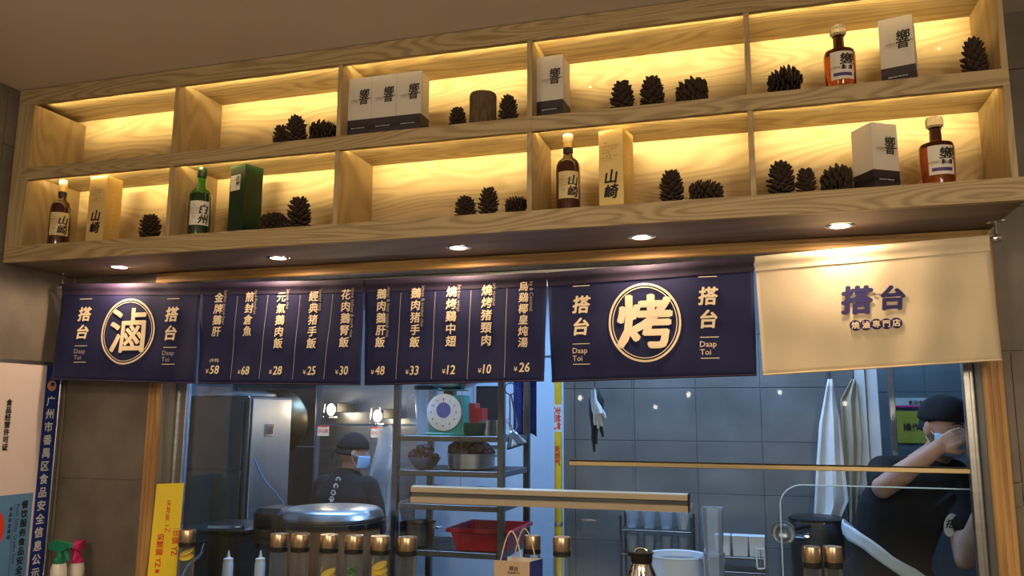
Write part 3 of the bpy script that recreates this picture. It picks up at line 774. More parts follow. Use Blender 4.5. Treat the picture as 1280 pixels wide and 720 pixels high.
def pine_cone(s, z0, label, i, group, lying=False):
    x, y, zt, w = s
    H = zt - z0
    root = empty('pine_cone', (x, y, z0), label, 'pine cone', group)
    if lying:
        ln = w * 1.02; r = H / 0.80
        sc = link('scales', CM[i % 3], None, root, (-ln * 0.5 * (-1 if i % 2 else 1), 0, H * 0.5))
        sc.rotation_euler = (0, (PI / 2 if not i % 2 else -PI / 2) , 0.0); sc.scale = (r, r, ln)
        co = link('cone_core', core_me, None, root, sc.location); co.rotation_euler = sc.rotation_euler; co.scale = sc.scale
        root.rotation_euler = (0, 0, R([14, -20, 24][i % 3]))
    else:
        r = w / 0.82
        sc = link('scales', CM[i % 3], None, root, (0, 0, 0)); sc.scale = (r, r, H); sc.rotation_euler = (0, 0, i * 1.3)
        co = link('cone_core', core_me, None, root, (0, 0, 0)); co.scale = (r, r, H)
    return root
G1 = 'pine cones along the shelves'
cones = [
 ((-2.1810, 0.1700, 3.0312, 0.0795), FM, 'small pine cone half behind a taller one, upper row, second compartment', 0, 0),
 ((-2.0592, 0.1100, 3.0441, 0.1042), FM, 'tallest upright pine cone in the upper second compartment', 1, 0),
 ((-1.9094, 0.1100, 3.0067, 0.1296), FM, 'pine cone lying on its side beside the tall cone, upper second compartment', 2, 1),
 ((-1.2346, 0.1100, 2.9988, 0.0829), FM, 'small pine cone left of the bark-covered stump', 0, 0),
 ((-0.9972, 0.1100, 3.0295, 0.0888), FM, 'upright pine cone right of the bark-covered stump', 1, 0),
 ((-0.4909, 0.1100, 3.0381, 0.1050), FM, 'left upright pine cone of three in the upper fourth compartment', 2, 0),
 ((-0.3636, 0.1100, 3.0429, 0.1067), FM, 'middle upright pine cone of three in the upper fourth compartment', 0, 0),
 ((-0.2020, 0.1100, 3.0168, 0.1173), FM, 'pine cone lying on its side, right of the three in the upper fourth compartment', 1, 1),
 ((0.1643, 0.1100, 3.0215, 0.1198), FM, 'pine cone lying on its side left of the amber bottle, upper fifth compartment', 3, 1),
 ((0.8505, 0.1100, 3.0526, 0.0931), FM, 'upright pine cone at the far right end of the upper row', 1, 0),
 ((-2.8586, 0.1100, 2.6114, 0.1098), FB, 'lone pine cone right of the gold box in the lower first compartment', 2, 0),
 ((-2.1686, 0.1300, 2.5841, 0.1322), FB, 'pine cone lying right beside the tall dark green box', 4, 1),
 ((-2.0214, 0.1100, 2.6390, 0.1169), FB, 'upright pine cone right of the dark green box, lower second compartment', 0, 0),
 ((-1.1924, 0.1100, 2.5823, 0.0989), FB, 'left pine cone of three in the lower middle compartment', 1, 0),
 ((-1.0856, 0.1100, 2.6161, 0.0928), FB, 'slender middle pine cone of three in the lower middle compartment', 2, 0),
 ((-0.9603, 0.1100, 2.5671, 0.0903), FB, 'pine cone lying against the divider, right of three in the lower middle compartment', 5, 1),
 ((-0.2941, 0.1100, 2.6271, 0.1037), FB, 'upright pine cone right of the gold box, lower fourth compartment', 0, 0),
 ((-0.1574, 0.1100, 2.5771, 0.1331), FB, 'wide pine cone lying at the right of the lower fourth compartment', 6, 1),
 ((0.1345, 0.1100, 2.6263, 0.1119), FB, 'left upright pine cone of three in the lower fifth compartment', 1, 0),
 ((0.2255, 0.1000, 2.5910, 0.0799), FB, 'small middle pine cone of three in the lower fifth compartment', 2, 0),
 ((0.3453, 0.1800, 2.6165, 0.1097), FB, 'pine cone lying beside the white box, lower fifth compartment', 7, 1)]
for s, z0, lab, i, ly in cones: pine_cone(s, z0, lab, i, G1, bool(ly))
s = (-1.1188, 0.1200, 3.0545, 0.1223)
st = empty('bark_stump', (s[0], s[1], FM), 'short round stump covered in dark bark between two pine cones', 'stump')
hh = s[2] - FM; rr = s[3] / 2
part('bark', MB().lathe([(rr * 0.97, 0), (rr, 0.01), (rr * 0.98, hh * 0.5), (rr, hh - 0.012), (rr * 0.94, hh - 0.002)], (s[0], s[1], FM), 32, cap=False), bark, st, True)
part('cut_face', MB().lathe([(rr * 0.94, hh - 0.0025), (0, hh)], (s[0], s[1], FM), 32), mat('cut_wood', (0.12, 0.08, 0.05), 0.8, var=0.3, scale=50), st)

gb = 'white two-tone gift boxes'
q = (-1.3972, 0.0700, 3.1809, 0.1260, 0.0175)
# the three boxes side by side are square to the shelf
def front_box(c, w, y, zt): return (c + w / 2, y, zt, w, 0.0)
w3 = ((-1.3970, 0.0700, 3.1732)[0] - (-1.7699, 0.0700, 3.1546)[0]) / 3
for i in range(3):
    c = (-1.7699, 0.0700, 3.1546)[0] + w3 * (i + 0.5)
    gift_box(front_box(c, w3 - 0.0015, 0.07, (-1.3972, 0.0700, 3.1809)[2]), FM, 'white',
             ['white and plum gift box, left of the three standing together', 'white and plum gift box, middle of the three standing together', 'white and plum gift box, right of the three standing together'][i], gb, s2=0.092)
gift_box((-0.7426, 0.0800, 3.1812, 0.1180, 0.0524), FM, 'white', 'white and plum gift box against the divider in the upper fourth compartment', gb)
gift_box((0.6461, 0.1000, 3.1812, 0.1220, 0.2443), FM, 'white', 'white and plum gift box right of the amber bottle on the upper shelf', gb)
bx = (0.4680, 0.0700, 2.7464, 0.1160, 1.0297)
# turned with one corner forward; the printed face is the right-hand one
def turned(spec):
    x, y, zt, s, th = spec
    # rotate roles: front := right-hand face
    return (x + s * sin(th), y + s * cos(th), zt, s, th - PI / 2)
gift_box(turned(bx), FB, 'white', 'white gift box turned corner-first beside the lower right amber bottle', gb)
gg = 'pale gold gift boxes'
gift_box((-3.1083, 0.0700, 2.8249, 0.1060, 0.0175), FB, 'gold', 'pale gold gift box beside the dark bottle in the lower left compartment', gg)
gift_box((-0.4842, 0.0600, 2.8146, 0.1100, 0.2443), FB, 'gold', 'pale gold gift box beside the dark bottle in the lower fourth compartment', gg)
gift_box((-2.3009, 0.0700, 2.8190, 0.1080, 0.2967), FB, 'green', 'tall dark green gift box right of the green bottle', None)
s = (-3.4134, 0.1000, 2.8281, 0.1025); tall_bottle(s[0] , 0.10, s[2], FB, s[3] / 2, 'amber', 'dark whisky bottle with cream label at the far left of the lower row', 'dark whisky bottles', 0.7)
s = (-0.7258, 0.1000, 2.8202, 0.1029); tall_bottle(s[0], 0.10, s[2], FB, s[3] / 2, 'amber', 'dark whisky bottle with cream label in the lower fourth compartment', 'dark whisky bottles', 0.25)
s = (-2.5649, 0.1000, 2.8263, 0.1069); tall_bottle(s[0], 0.10, s[2], FB, s[3] / 2, 'green', 'green glass whisky bottle with white label in the lower second compartment', None, 0.6)
s = (0.3761, 0.1100, 3.1666, 0.1189); round_bottle(s[0], 0.11, s[2], FM, s[3] / 2, 'squat amber bottle with crystal stopper on the upper shelf', 'squat amber bottles')
s = (0.6969, 0.1100, 2.7520, 0.1219); round_bottle(s[0], 0.11, s[2], FB, s[3] / 2, 'squat amber bottle with crystal stopper at the right end of the lower shelf', 'squat amber bottles')

# ------------------------------------------------------------------ kitchen shell
KZ = 2.72
struct('ceiling', MB().box(-4.7, 1.9, 0.645, 3.2, KZ, KZ + 0.06), kwhite)
kr = struct('wall_rear_right', MB().box(-1.10, 0.515, 1.632, 1.74, 0, KZ - 0.001), kgrout)
tile_run(kr, 'Y', 1.632, [-1.10, -1.03, -0.677, -0.325, 0.030, 0.383, 0.514], [0.0, 0.31, 0.61, 0.92, 1.20, 1.49, 1.79, 2.09, 2.39, KZ - 0.002], ktile, 0.0015, 0.008)
struct('wall_rear_left', MB().box(-4.7, 0.0, 3.0, 3.1, 0, KZ - 0.001), kwhite)
struct('wall_kitchen_left', MB().box(-4.7, -4.6, 0.645, 3.0, 0, KZ - 0.001), kwhite)
struct('wall_kitchen_right', MB().box(1.55, 1.65, 0.645, 3.05, 0, KZ - 0.001), ktile)
rr_ = struct('wall_rear', MB().box(0.0, 1.55, 2.62, 2.75, 0, KZ - 0.001), kgrout)
tile_run(rr_, 'Y', 2.62, [0.45, 0.75, 1.05, 1.35, 1.549], [0.0, 0.31, 0.61, 0.92, 1.20, 1.49, 1.79, 2.09, 2.39, KZ - 0.002], ktile, 0.0015, 0.008)
dj = struct('door_1', MB().box(0.516, 0.575, 1.60, 1.74, 0, KZ - 0.001, 0.003), mat('white_door_frame', (0.62, 0.68, 0.74), 0.4, var=0.02))
part('frame_edge', MB().box(0.580, 0.640, 1.62, 1.72, 0, KZ - 0.001, 0.003), MATS['white_door_frame'], dj)
part('frame_edge', MB().box(0.690, 0.720, 1.62, 1.66, 0, KZ - 0.001, 0.002), steel, dj)
part('door_glass', MB().box(0.720, 1.545, 1.638, 1.644, 0.02, KZ - 0.002), clear('door_glass', (0.85, 0.92, 0.95), 1.0), dj)

# steel wall panels behind the first cook
ps = empty('steel_splashback', (-2.8, 2.24, 0.0), 'tall stainless steel panels behind the cook seen from behind', 'wall panel')
for (x0, x1, z0, z1) in ((-3.07, -2.66, 0.0, 1.555), (-2.655, -2.30, 0.0, 1.555), (-3.07, -2.30, 1.565, 2.4)):
    part('panel', MB().box(x0, x1, 2.24, 2.262, z0, z1, 0.003), steel, ps)
dp = empty('dark_steel_screen', (-3.4, 2.20, 0.0), 'dark steel sheet behind the round hanging wok', 'wall panel')
part('panel', MB().box(-3.80, -3.085, 2.20, 2.222, 0.0, 1.40, 0.003), dsteel, dp)
part('panel', MB().box(-3.80, -3.085, 2.20, 2.222, 1.405, 2.4, 0.003), dsteel, dp)

# kitchen work table right behind the glass
kt = empty('work_table', (-1.0, 0.71, 0.0), 'long narrow stainless steel table just behind the window glass', 'table')
part('table_top', MB().box(-1.90, 0.9, 0.655, 0.765, 0.63, 0.66, 0.004), steel, kt)
for x in (-1.86, -1.0, 0.86): part('leg', MB().box(x - 0.02, x + 0.02, 0.69, 0.73, 0, 0.63), steel, kt)
kt = empty('narrow_ledge', (-2.4, 0.68, 0.0), 'narrow steel ledge behind the left half of the window glass', 'shelf')
part('ledge_top', MB().box(-2.95, -1.96, 0.655, 0.712, 0.63, 0.66, 0.004), steel, kt)
for x in (-2.92, -1.99): part('leg', MB().box(x - 0.02, x + 0.02, 0.665, 0.705, 0, 0.63), steel, kt)
kt = empty('work_table', (-0.48, 1.2, 0.0), 'stainless steel table carrying the drinking glasses and white cups', 'table')
part('table_top', MB().box(-1.09, 0.105, 0.775, 1.615, 0.63, 0.66, 0.004), steel, kt)
for x, y in ((-1.05, 0.82), (0.07, 0.82), (-1.05, 1.57), (0.07, 1.57)): part('leg', MB().box(x - 0.02, x + 0.02, y - 0.02, y + 0.02, 0, 0.63), steel, kt)
kt = empty('pot_stand', (0.275, 1.33, 0.0), 'low steel stand under the dark stock pot', 'stand')
part('top_plate', MB().box(0.12, 0.43, 1.18, 1.48, 0.63, 0.66, 0.004), steel, kt)
for x, y in ((0.14, 1.20), (0.41, 1.20), (0.14, 1.46), (0.41, 1.46)): part('leg', MB().box(x - 0.015, x + 0.015, y - 0.015, y + 0.015, 0, 0.63), steel, kt)
TZ = 0.66

# tall roasting oven at the left
ov = empty('roasting_oven', (-3.25, 1.5, 0.0), 'tall stainless steel roasting oven behind the left edge of the window', 'oven')
part('body', MB().box(-3.56, -3.04, 1.30, 1.80, 0.05, 1.745, 0.008), dsteel, ov)
part('side_door', MB().box(-3.0395, -3.030, 1.33, 1.78, 0.5, 1.73, 0.003), mat('satin_steel', (0.34, 0.35, 0.36), 0.5, 1.0, var=0.15, scale=3), ov)
part('front_door', MB().box(-3.53, -3.07, 1.286, 1.2995, 0.15, 1.28, 0.003), dsteel, ov)
part('front_door', MB().box(-3.53, -3.07, 1.286, 1.2995, 1.29, 1.72, 0.003), dsteel, ov)
part('lid', MB().lathe([(0.0, 1.785), (0.16, 1.782), (0.24, 1.770), (0.25, 1.762), (0.25, 1.748)], (-3.30, 1.55, 0), 36), steel, ov, True)
part('lid_knob', MB().lathe([(0.02, 1.786), (0.03, 1.80), (0.0, 1.81)], (-3.30, 1.55, 0), 16), blackp, ov, True)
part('handle_recess', MB().box(-3.030, -3.024, 1.47, 1.57, 1.49, 1.57, 0.002), chrome, ov)
part('handle_recess', MB().box(-3.0238, -3.0225, 1.485, 1.555, 1.505, 1.555), blackp, ov)
for sx in (-3.52, -3.08):
    part('foot', MB().lathe([(0.025, 0), (0.02, 0.05)], (sx, 1.35, 0), 12), blackr, ov)

# hanging wok
wk = empty('hanging_wok', (-3.26, 2.17, 1.58), 'large round dark wok hung flat on the steel screen', 'wok')
part('bowl', MB().lathe([(0.235, 0.0), (0.238, 0.008), (0.20, 0.04), (0.13, 0.085), (0.05, 0.10), (0, 0.102)], (-3.385, 2.192, 1.585), 48, 'Y', cap=False), mat('seasoned_iron', (0.16, 0.13, 0.08), 0.32, 1.0, var=0.3), wk, True)
part('rim', MB().tube([(-3.385 + 0.238 * cos(2 * PI * i / 40), 2.19, 1.585 + 0.238 * sin(2 * PI * i / 40)) for i in range(40)], 0.006, 6, True), dsteel, wk, True)
hs = single('hose', MB().tube([(-2.9554, 1.2600, 1.3591), (-2.9178, 1.2600, 1.2929), (-2.8632, 1.2600, 1.2181), (-2.8064, 1.2800, 1.1614), (-2.73, 1.30, 1.05), (-2.72, 1.30, 0.3)], 0.006, 8), mat('blue_hose', (0.04, 0.07, 0.18), 0.4), (-2.9554, 1.2600, 1.3591), 'blue rubber hose hanging beside the roasting oven', 'hose', None, True)

# heat lamps on the splashback, and the notices
for i, (p, lab) in enumerate((((-2.9049, 2.1000, 1.6681), 'left lit wall lamp above the cook seen from behind'), ((-2.5408, 2.1000, 1.6244), 'right lit wall lamp above the cook seen from behind'))):
    lp = empty('wall_lamp', (p[0], 2.10, p[2]), lab, 'lamp', None)
    part('bulb', MB().ell((p[0], 2.10, p[2]), (0.030, 0.030, 0.042)), heat_mat, lp, True)
    part('cage', MB().tube([(p[0] - 0.05, 2.10, p[2] - 0.055), (p[0] + 0.05, 2.10, p[2] - 0.055)], 0.004, 6)
         .tube([(p[0] - 0.045, 2.07, p[2] - 0.05), (p[0] - 0.03, 2.07, p[2] + 0.06)], 0.002, 6).tube([(p[0] + 0.045, 2.07, p[2] - 0.05), (p[0] + 0.03, 2.07, p[2] + 0.06)], 0.002, 6), chrome, lp)
    part('mount', MB().box(p[0] + 0.03, p[0] + 0.12, 2.12, 2.238, p[2] - 0.02, p[2] + 0.05, 0.004), blackp, lp)
    part('arm', MB().tube([(p[0], 2.10, p[2] + 0.03), (p[0] + 0.03, 2.16, p[2] + 0.03)], 0.012, 8), blackp, lp)
    pl = bpy.data.lights.new('lamp_glow', 'POINT'); pl.energy = 2.2; pl.color = (1, 0.72, 0.42); pl.shadow_soft_size = 0.04
    po = bpy.data.objects.new('lamp_glow', pl); C.objects.link(po); po.parent = lp; po.location = (0, -0.06, 0)
for p, lab in (((-3.0392, 2.2380, 1.5187), 'small white notice with red header left of the cook'), ((-2.6095, 2.2380, 1.5112), 'small white notice with red header right of the cook')):
    n_ = empty('notice', (p[0], 2.238, p[2]), lab, 'sign', None)
    part('card', MB().box(p[0] - 0.045, p[0] + 0.045, 2.234, 2.2385, p[2] - 0.04, p[2] + 0.035), card_white, n_)
    part('header', MB().box(p[0] - 0.045, p[0] + 0.045, 2.233, 2.2339, p[2] + 0.025, p[2] + 0.035), print_red, n_)
    lettering([text2d('小心烫', 0.028, bold=0.02) + (p[0], p[2] - 0.004)], (lambda x, z: (x, 2.2328, z)), print_red, n_)

# hanging clear film curtain
FX = (-2.5209, 2.1600, 1.4577)[0]
fm = MB(); nx, nz = 10, 26
for j in range(nz + 1):
    for i in range(nx + 1):
        u = i / nx; v = j / nz
        w = 0.05 + 0.10 * min(1, v * 1.3)
        fm.v.append((FX + (u - 0.5) * 2 * w + 0.012 * sin(9 * v), 2.16 + 0.018 * sin(u * 9 + v * 5) + 0.01 * sin(14 * v), 1.56 - 0.86 * v + 0.02 * sin(u * 8)))
for j in range(nz):
    for i in range(nx):
        a = j * (nx + 1) + i; fm.f.append((a, a + 1, a + nx + 2, a + nx + 1))
single('plastic_apron', fm, film, (FX, 2.16, 1.56), 'crumpled clear plastic apron hanging right of the first cook', 'apron', None, True)

# rice barrel with steel lid
X0, Y0 = -2.31, 1.0
rb = empty('rice_barrel', (X0, Y0, 0.0), 'wide brown wooden barrel with black rim and steel lid', 'barrel')
bd = part('staves', MB().lathe([(0.27, 0.35), (0.262, 0.70), (0.255, 1.03)], (X0 + 0.05, Y0, 0), 40), bucketwood, rb, True)
part('rim', MB().lathe([(0.262, 1.025), (0.278, 1.03), (0.282, 1.055), (0.27, 1.062)], (X0 + 0.05, Y0, 0), 40), blackp, rb, True)
part('lid', MB().lathe([(0.272, 1.063), (0.276, 1.078), (0.262, 1.108), (0.24, 1.122), (0.10, 1.130), (0, 1.131)], (X0 + 0.05, Y0, 0), 44), steel, rb, True)
part('hinge_cover', MB().box(X0 - 0.40, X0 - 0.20, Y0 - 0.12, Y0 + 0.12, 0.90, 1.115, 0.03), blackp, rb)
part('stand', MB().box(X0 - 0.22, X0 + 0.30, Y0 - 0.2, Y0 + 0.25, 0.0, 0.35, 0.01), dsteel, rb)

# low dark cooker with lifted lid in front of the oven
gc = empty('table_cooker', (-2.86, 1.0, 0.0), 'low black cooker with a steel lid handle below the roasting oven', 'cooker')
part('body', MB().box(-3.10, -2.78, 0.90, 1.25, 0.45, 0.965, 0.01), blackp, gc)
part('lid', MB().box(-3.13, -2.73, 0.88, 1.26, 0.975, 1.0, 0.008), dsteel, gc)
part('handle', MB().tube([(-2.96, 0.86, 1.005), (-2.74, 0.86, 1.012)], 0.011, 10), chrome, gc, True)
part('stand', MB().box(-3.08, -2.80, 0.92, 1.23, 0.0, 0.45), dsteel, gc)
part('side_arm', MB().tube([(-3.10, 0.84, 0.72), (-3.06, 0.84, 0.80), (-2.98, 0.84, 0.86), (-2.96, 0.84, 0.92)], 0.011, 8), chrome, gc, True)

# squeeze bottles
for p, h, lab in (((-2.5445, 0.6840, 0.9175), 0.17, 'white squeeze bottle behind the glass, left of the pair'), ((-2.5068, 0.6840, 0.9273), 0.2, 'white squeeze bottle behind the glass, right of the pair')):
    p = (p[0] - (0.155 if 'left' in lab else 0.0), p[1], p[2])
    x, y = p[0], 0.684
    zt = p[2]
    q = empty('squeeze_bottle', (x, y, TZ), lab, 'bottle', 'white squeeze bottles')
    part('body', MB().lathe([(0.026, 0), (0.027, 0.006), (0.027, zt - TZ - 0.07), (0.024, zt - TZ - 0.055)], (x, y, TZ), 20), milky, q, True)
    part('nozzle', MB().lathe([(0.025, zt - TZ - 0.055), (0.025, zt - TZ - 0.04), (0.010, zt - TZ - 0.034), (0.003, zt - TZ)], (x, y, TZ), 16), white_pl, q, True)

# ------------------------------------------------------------------ rack with its load
RXL, RXR, RY0, RY1 = -2.03, -1.385, 1.30, 1.84
rk = empty('shelf_rack', (-1.70, 1.57, 0.0), 'open steel shelf rack in the middle of the kitchen', 'rack')
for x in (RXL, RXR):
    for y in (RY0, RY1):
        part('post', MB().box(x - 0.019, x + 0.019, y - 0.019, y + 0.019, 0, 2.1, 0.003), dsteel, rk)
shz = [1.512, 1.315, 1.127, 0.872]
for z in shz:
    sh = part('shelf', MB().box(RXL + 0.02, RXR - 0.02, RY0 - 0.015, RY0 + 0.01, z - 0.032, z, 0.002).box(RXL + 0.02, RXR - 0.02, RY1 - 0.01, RY1 + 0.015, z - 0.032, z, 0.002)
         .box(RXR - 0.012, RXR + 0.012, RY0 + 0.02, RY1 - 0.02, z - 0.032, z, 0.002).box(RXL - 0.012, RXL + 0.012, RY0 + 0.02, RY1 - 0.02, z - 0.032, z, 0.002), dsteel, rk)
    for k in range(9):
        y = RY0 + 0.04 + k * 0.055
        part('slat', MB().box(RXL + 0.014, RXR - 0.014, y - 0.013, y + 0.013, z - 0.012, z - 0.001), dsteel, sh)
# scale
SXc, SYc, SZ0 = (-1.7485, 1.3600, 1.6254)[0], 1.40, shz[0]
sc = empty('dial_scale', (SXc, SYc, SZ0), 'teal kitchen scale with a big round white dial on the top rack shelf', 'scale')
part('housing', MB().prism([(SXc - 0.105, SZ0 + 0.001), (SXc + 0.115, SZ0 + 0.001), (SXc + 0.10, SZ0 + 0.235), (SXc - 0.085, SZ0 + 0.235)], 1.365, 1.50), teal, sc)
part('base_plate', MB().box(SXc - 0.125, SXc + 0.125, 1.345, 1.52, SZ0, SZ0 + 0.016, 0.004), teal, sc)
dx, dz = SXc - 0.008, SZ0 + 0.135
part('dial', MB().lathe([(0.105, 0.0), (0.108, 0.014), (0.100, 0.018), (0, 0.018)], (dx, 1.365, dz), 40, 'Y', cap=False), dialm, sc, True)
DYY = 1.365 - 0.0205
fy = lambda x, z: (x, 1.3445, z)
lettering([disc2d(0.045) + (dx, dz + 0.012)], fy, dial_blue, sc, None, 'dial_centre')
ring = []
for k in range(12):
    a = 2 * PI * k / 12
    V, F = text2d(str(k if k else 0), 0.018, bold=0.02)
    ring.append((V, F, dx + 0.078 * sin(a), dz + 0.078 * cos(a)))
lettering(ring, fy, print_black, sc, None, 'dial_figures')
part('pointer', MB().box(dx - 0.0015, dx + 0.0015, 1.3435, 1.3442, dz, dz + 0.085), print_red, sc)
part('neck', MB().box(SXc - 0.03, SXc + 0.03, 1.40, 1.46, SZ0 + 0.235, SZ0 + 0.262), blackp, sc)
part('weighing_plate', MB().box(SXc - 0.09, SXc + 0.09, 1.36, 1.50, SZ0 + 0.262, SZ0 + 0.270, 0.003), teal, sc)
pan = empty('steel_bowl', (SXc + 0.02, 1.43, SZ0 + 0.271), 'shallow steel bowl resting on the teal scale', 'bowl')
part('bowl', MB().lathe([(0.06, 0.0), (0.12, 0.02), (0.165, 0.05), (0.168, 0.052), (0.12, 0.026), (0.055, 0.005), (0, 0.005)], (SXc + 0.02, 1.43, SZ0 + 0.271), 28), steel, pan, True)
# glass jug at the left end of the top shelf
jx, jy = (-1.9603, 1.6200, 1.6253)[0] - 0.02, 1.62
jg = empty('blender_jug', (jx, jy, shz[0]), 'tall clear blender jug with black lid behind the scale', 'jug')
part('jug', MB().lathe([(0.050, 0.0), (0.060, 0.10), (0.075, 0.27), (0.078, 0.275)], (jx, jy, shz[0]), 24), sglass, jg, True)
part('lid', MB().lathe([(0.078, 0.276), (0.08, 0.30), (0.05, 0.315), (0.0, 0.316)], (jx, jy, shz[0]), 24), blackp, jg, True)
part('handle', MB().tube([(jx - 0.074, jy, shz[0] + 0.25), (jx - 0.125, jy, shz[0] + 0.24), (jx - 0.12, jy, shz[0] + 0.10), (jx - 0.062, jy, shz[0] + 0.07)], 0.009, 8), pglass, jg, True)
# red box, colander, steel tub
x = (-1.5975, 1.5000, 1.6264)[0] + 0.01
rbx = empty('red_carton', (x, 1.52, shz[0]), 'dark red carton right of the teal scale', 'box')
part('carton', MB().box(x - 0.055, x + 0.03, 1.47, 1.57, shz[0], shz[0] + 0.16, 0.002), red_pl, rbx)
part('flap', MB().box(x - 0.055, x - 0.02, 1.47, 1.572, shz[0] + 0.16, shz[0] + 0.19, 0.002), red_pl, rbx)
x = (-1.5704, 1.3800, 1.5341)[0]
gbow = empty('green_bowl', (x, 1.375, shz[0]), 'small dark green bowl between the scale and the steel tubs', 'bowl')
part('bowl', MB().lathe([(0.03, 0), (0.055, 0.03), (0.068, 0.075), (0.064, 0.075), (0.04, 0.02), (0, 0.01)], (x, 1.375, shz[0]), 22), mat('dark_green_enamel', (0.01, 0.07, 0.055), 0.3), gbow, True)
for px, lab in (((-1.5182, 1.4000, 1.5343), 'steel food tub on the top rack shelf, left of two'), ((-1.4644, 1.4000, 1.5348), 'steel food tub on the top rack shelf beside the post')):
    x = px[0] + (0.025 if 'beside' in lab else 0.0)
    t = empty('steel_tub', (x, 1.43, shz[0]), lab, 'tub', 'steel tubs on the rack')
    part('tub', MB().lathe([(0.036, 0), (0.040, 0.085), (0.044, 0.09), (0.037, 0.085), (0.033, 0.006), (0, 0.004)], (x, 1.43, shz[0]), 20), steel, t, True)
# framed dark panel on the wall behind the rack
p = (-2.0081, 2.9600, 1.6411)
fr = empty('dark_screen', (p[0], 2.95, p[2]), 'black rectangular panel in a pale frame on the wall behind the rack', 'screen')
part('frame', MB().box(p[0] - 0.115, p[0] + 0.115, 2.955, 2.999, p[2] - 0.24, p[2] + 0.25, 0.004), kwhite, fr)
part('panel', MB().box(p[0] - 0.095, p[0] + 0.095, 2.948, 2.9545, p[2] - 0.20, p[2] + 0.22), blackp, fr)

def heap(parent, c, rx, ry, rz, n, m, r=0.028, seed=1, name='piece'):
    rnd = random.Random(seed)
    mb = MB()
    for k in range(n):
        a = rnd.uniform(0, 2 * PI); q = rnd.random() ** 0.5
        x = c[0] + rx * q * cos(a); y = c[1] + ry * q * sin(a); z = c[2] + rz * (1 - q * q) * rnd.uniform(0.3, 1.0)
        s = r * rnd.uniform(0.7, 1.3)
        mb.ell((x, y, z), (s, s * rnd.uniform(0.6, 1), s * rnd.uniform(0.5, 0.9)), 8, 6, lambda d: 1 + 0.12 * sin(9 * d.x + 7 * d.z))
    return part(name, mb, m, parent, True, stuff=True)
# second shelf
x = (-1.8838, 1.3600, 1.3465)[0]
b1 = empty('food_bowl', (x, 1.38, shz[1]), 'steel bowl heaped with dark food at the left of the second shelf', 'bowl')
part('bowl', MB().lathe([(0.04, 0), (0.075, 0.03), (0.098, 0.07), (0.10, 0.072), (0.09, 0.066), (0.05, 0.015), (0, 0.01)], (x, 1.38, shz[1]), 26), steel, b1, True)
heap(b1, (x, 1.38, shz[1] + 0.075), 0.075, 0.075, 0.06, 34, foodm, 0.024, 3, 'food')
x = (-1.6196, 1.4000, 1.3633)[0]
b2 = empty('food_pan', (x, 1.45, shz[1]), 'wide low steel pan piled with dark food on the second shelf', 'pan')
part('pan', MB().lathe([(0.12, 0), (0.138, 0.01), (0.142, 0.092), (0.148, 0.096), (0.138, 0.09), (0.13, 0.012), (0, 0.01)], (x, 1.46, shz[1]), 34), steel, b2, True)
heap(b2, (x - 0.01, 1.46, shz[1] + 0.10), 0.13, 0.10, 0.08, 46, foodm, 0.030, 5, 'food')
part('handle', MB().tube([(x + 0.14, 1.46, shz[1] + 0.08), (x + 0.165, 1.44, shz[1] + 0.08), (x + 0.165, 1.49, shz[1] + 0.08), (x + 0.14, 1.49, shz[1] + 0.08)], 0.004, 6), chrome, b2, True)
# third shelf: stacked woks and a tray
for k, (px, lab) in enumerate(((-1.862, 'dark upturned pan at the left of the third shelf'), (-1.575, 'dark upturned pan at the right of the third shelf'))):
    t = empty('upturned_pan', (px, 1.50, shz[2]), lab, 'pan', 'dark pans on the third shelf')
    part('pan', MB().lathe([(0.125, 0.0), (0.128, 0.012), (0.11, 0.05), (0.07, 0.08), (0, 0.092)], (px, 1.50, shz[2]), 28), blackp, t, True)
    part('rim', MB().lathe([(0.128, 0.0), (0.134, 0.002), (0.134, 0.008), (0.128, 0.012)], (px, 1.50, shz[2]), 28, cap=False), dsteel, t, True)
# low shelf: pot, red crate
x = (-1.9316, 1.3600, 1.0260)[0] - 0.005
pt_ = empty('cooking_pot', (x, 1.42, shz[3]), 'round dark cooking pot at the left of the low shelf', 'pot')
part('pot', MB().lathe([(0.085, 0), (0.10, 0.01), (0.105, 0.135), (0.112, 0.14), (0.10, 0.136), (0.095, 0.012), (0, 0.01)], (x, 1.42, shz[3]), 28), dsteel, pt_, True)
part('handle', MB().tube([(x + 0.105, 1.40, shz[3] + 0.11), (x + 0.14, 1.39, shz[3] + 0.11), (x + 0.14, 1.45, shz[3] + 0.11), (x + 0.105, 1.44, shz[3] + 0.11)], 0.005, 6), chrome, pt_, True)
xa, xb = (-1.6993, 1.3400, 0.9575)[0], (-1.3466, 1.3400, 0.9726)[0]
cr = empty('red_crate', ((xa + xb) / 2, 1.50, shz[3]), 'low red plastic crate on the bottom rack shelf', 'crate')
mb = MB(); z0 = shz[3] + 0.0
v = [(xa + 0.03, 1.36, z0), (xb - 0.03, 1.36, z0), (xb - 0.03, 1.72, z0), (xa + 0.03, 1.72, z0), (xa, 1.335, z0 + 0.115), (xb, 1.335, z0 + 0.115), (xb, 1.745, z0 + 0.115), (xa, 1.745, z0 + 0.115)]
mb.add(v, [(0, 3, 2, 1), (0, 1, 5, 4), (1, 2, 6, 5), (2, 3, 7, 6), (3, 0, 4, 7)])
o = part('tub', mb, red_pl, cr); md = o.modifiers.new('thick', 'SOLIDIFY'); md.thickness = 0.006
part('rim', MB().box(xa - 0.022, xb + 0.022, 1.318, 1.337, z0 + 0.100, z0 + 0.122, 0.003).box(xa - 0.022, xb + 0.022, 1.745, 1.763, z0 + 0.100, z0 + 0.122, 0.003)
     .box(xa - 0.022, xa - 0.002, 1.337, 1.745, z0 + 0.100, z0 + 0.122, 0.003).box(xb + 0.002, xb + 0.022, 1.337, 1.745, z0 + 0.100, z0 + 0.122, 0.003), red_pl, cr)

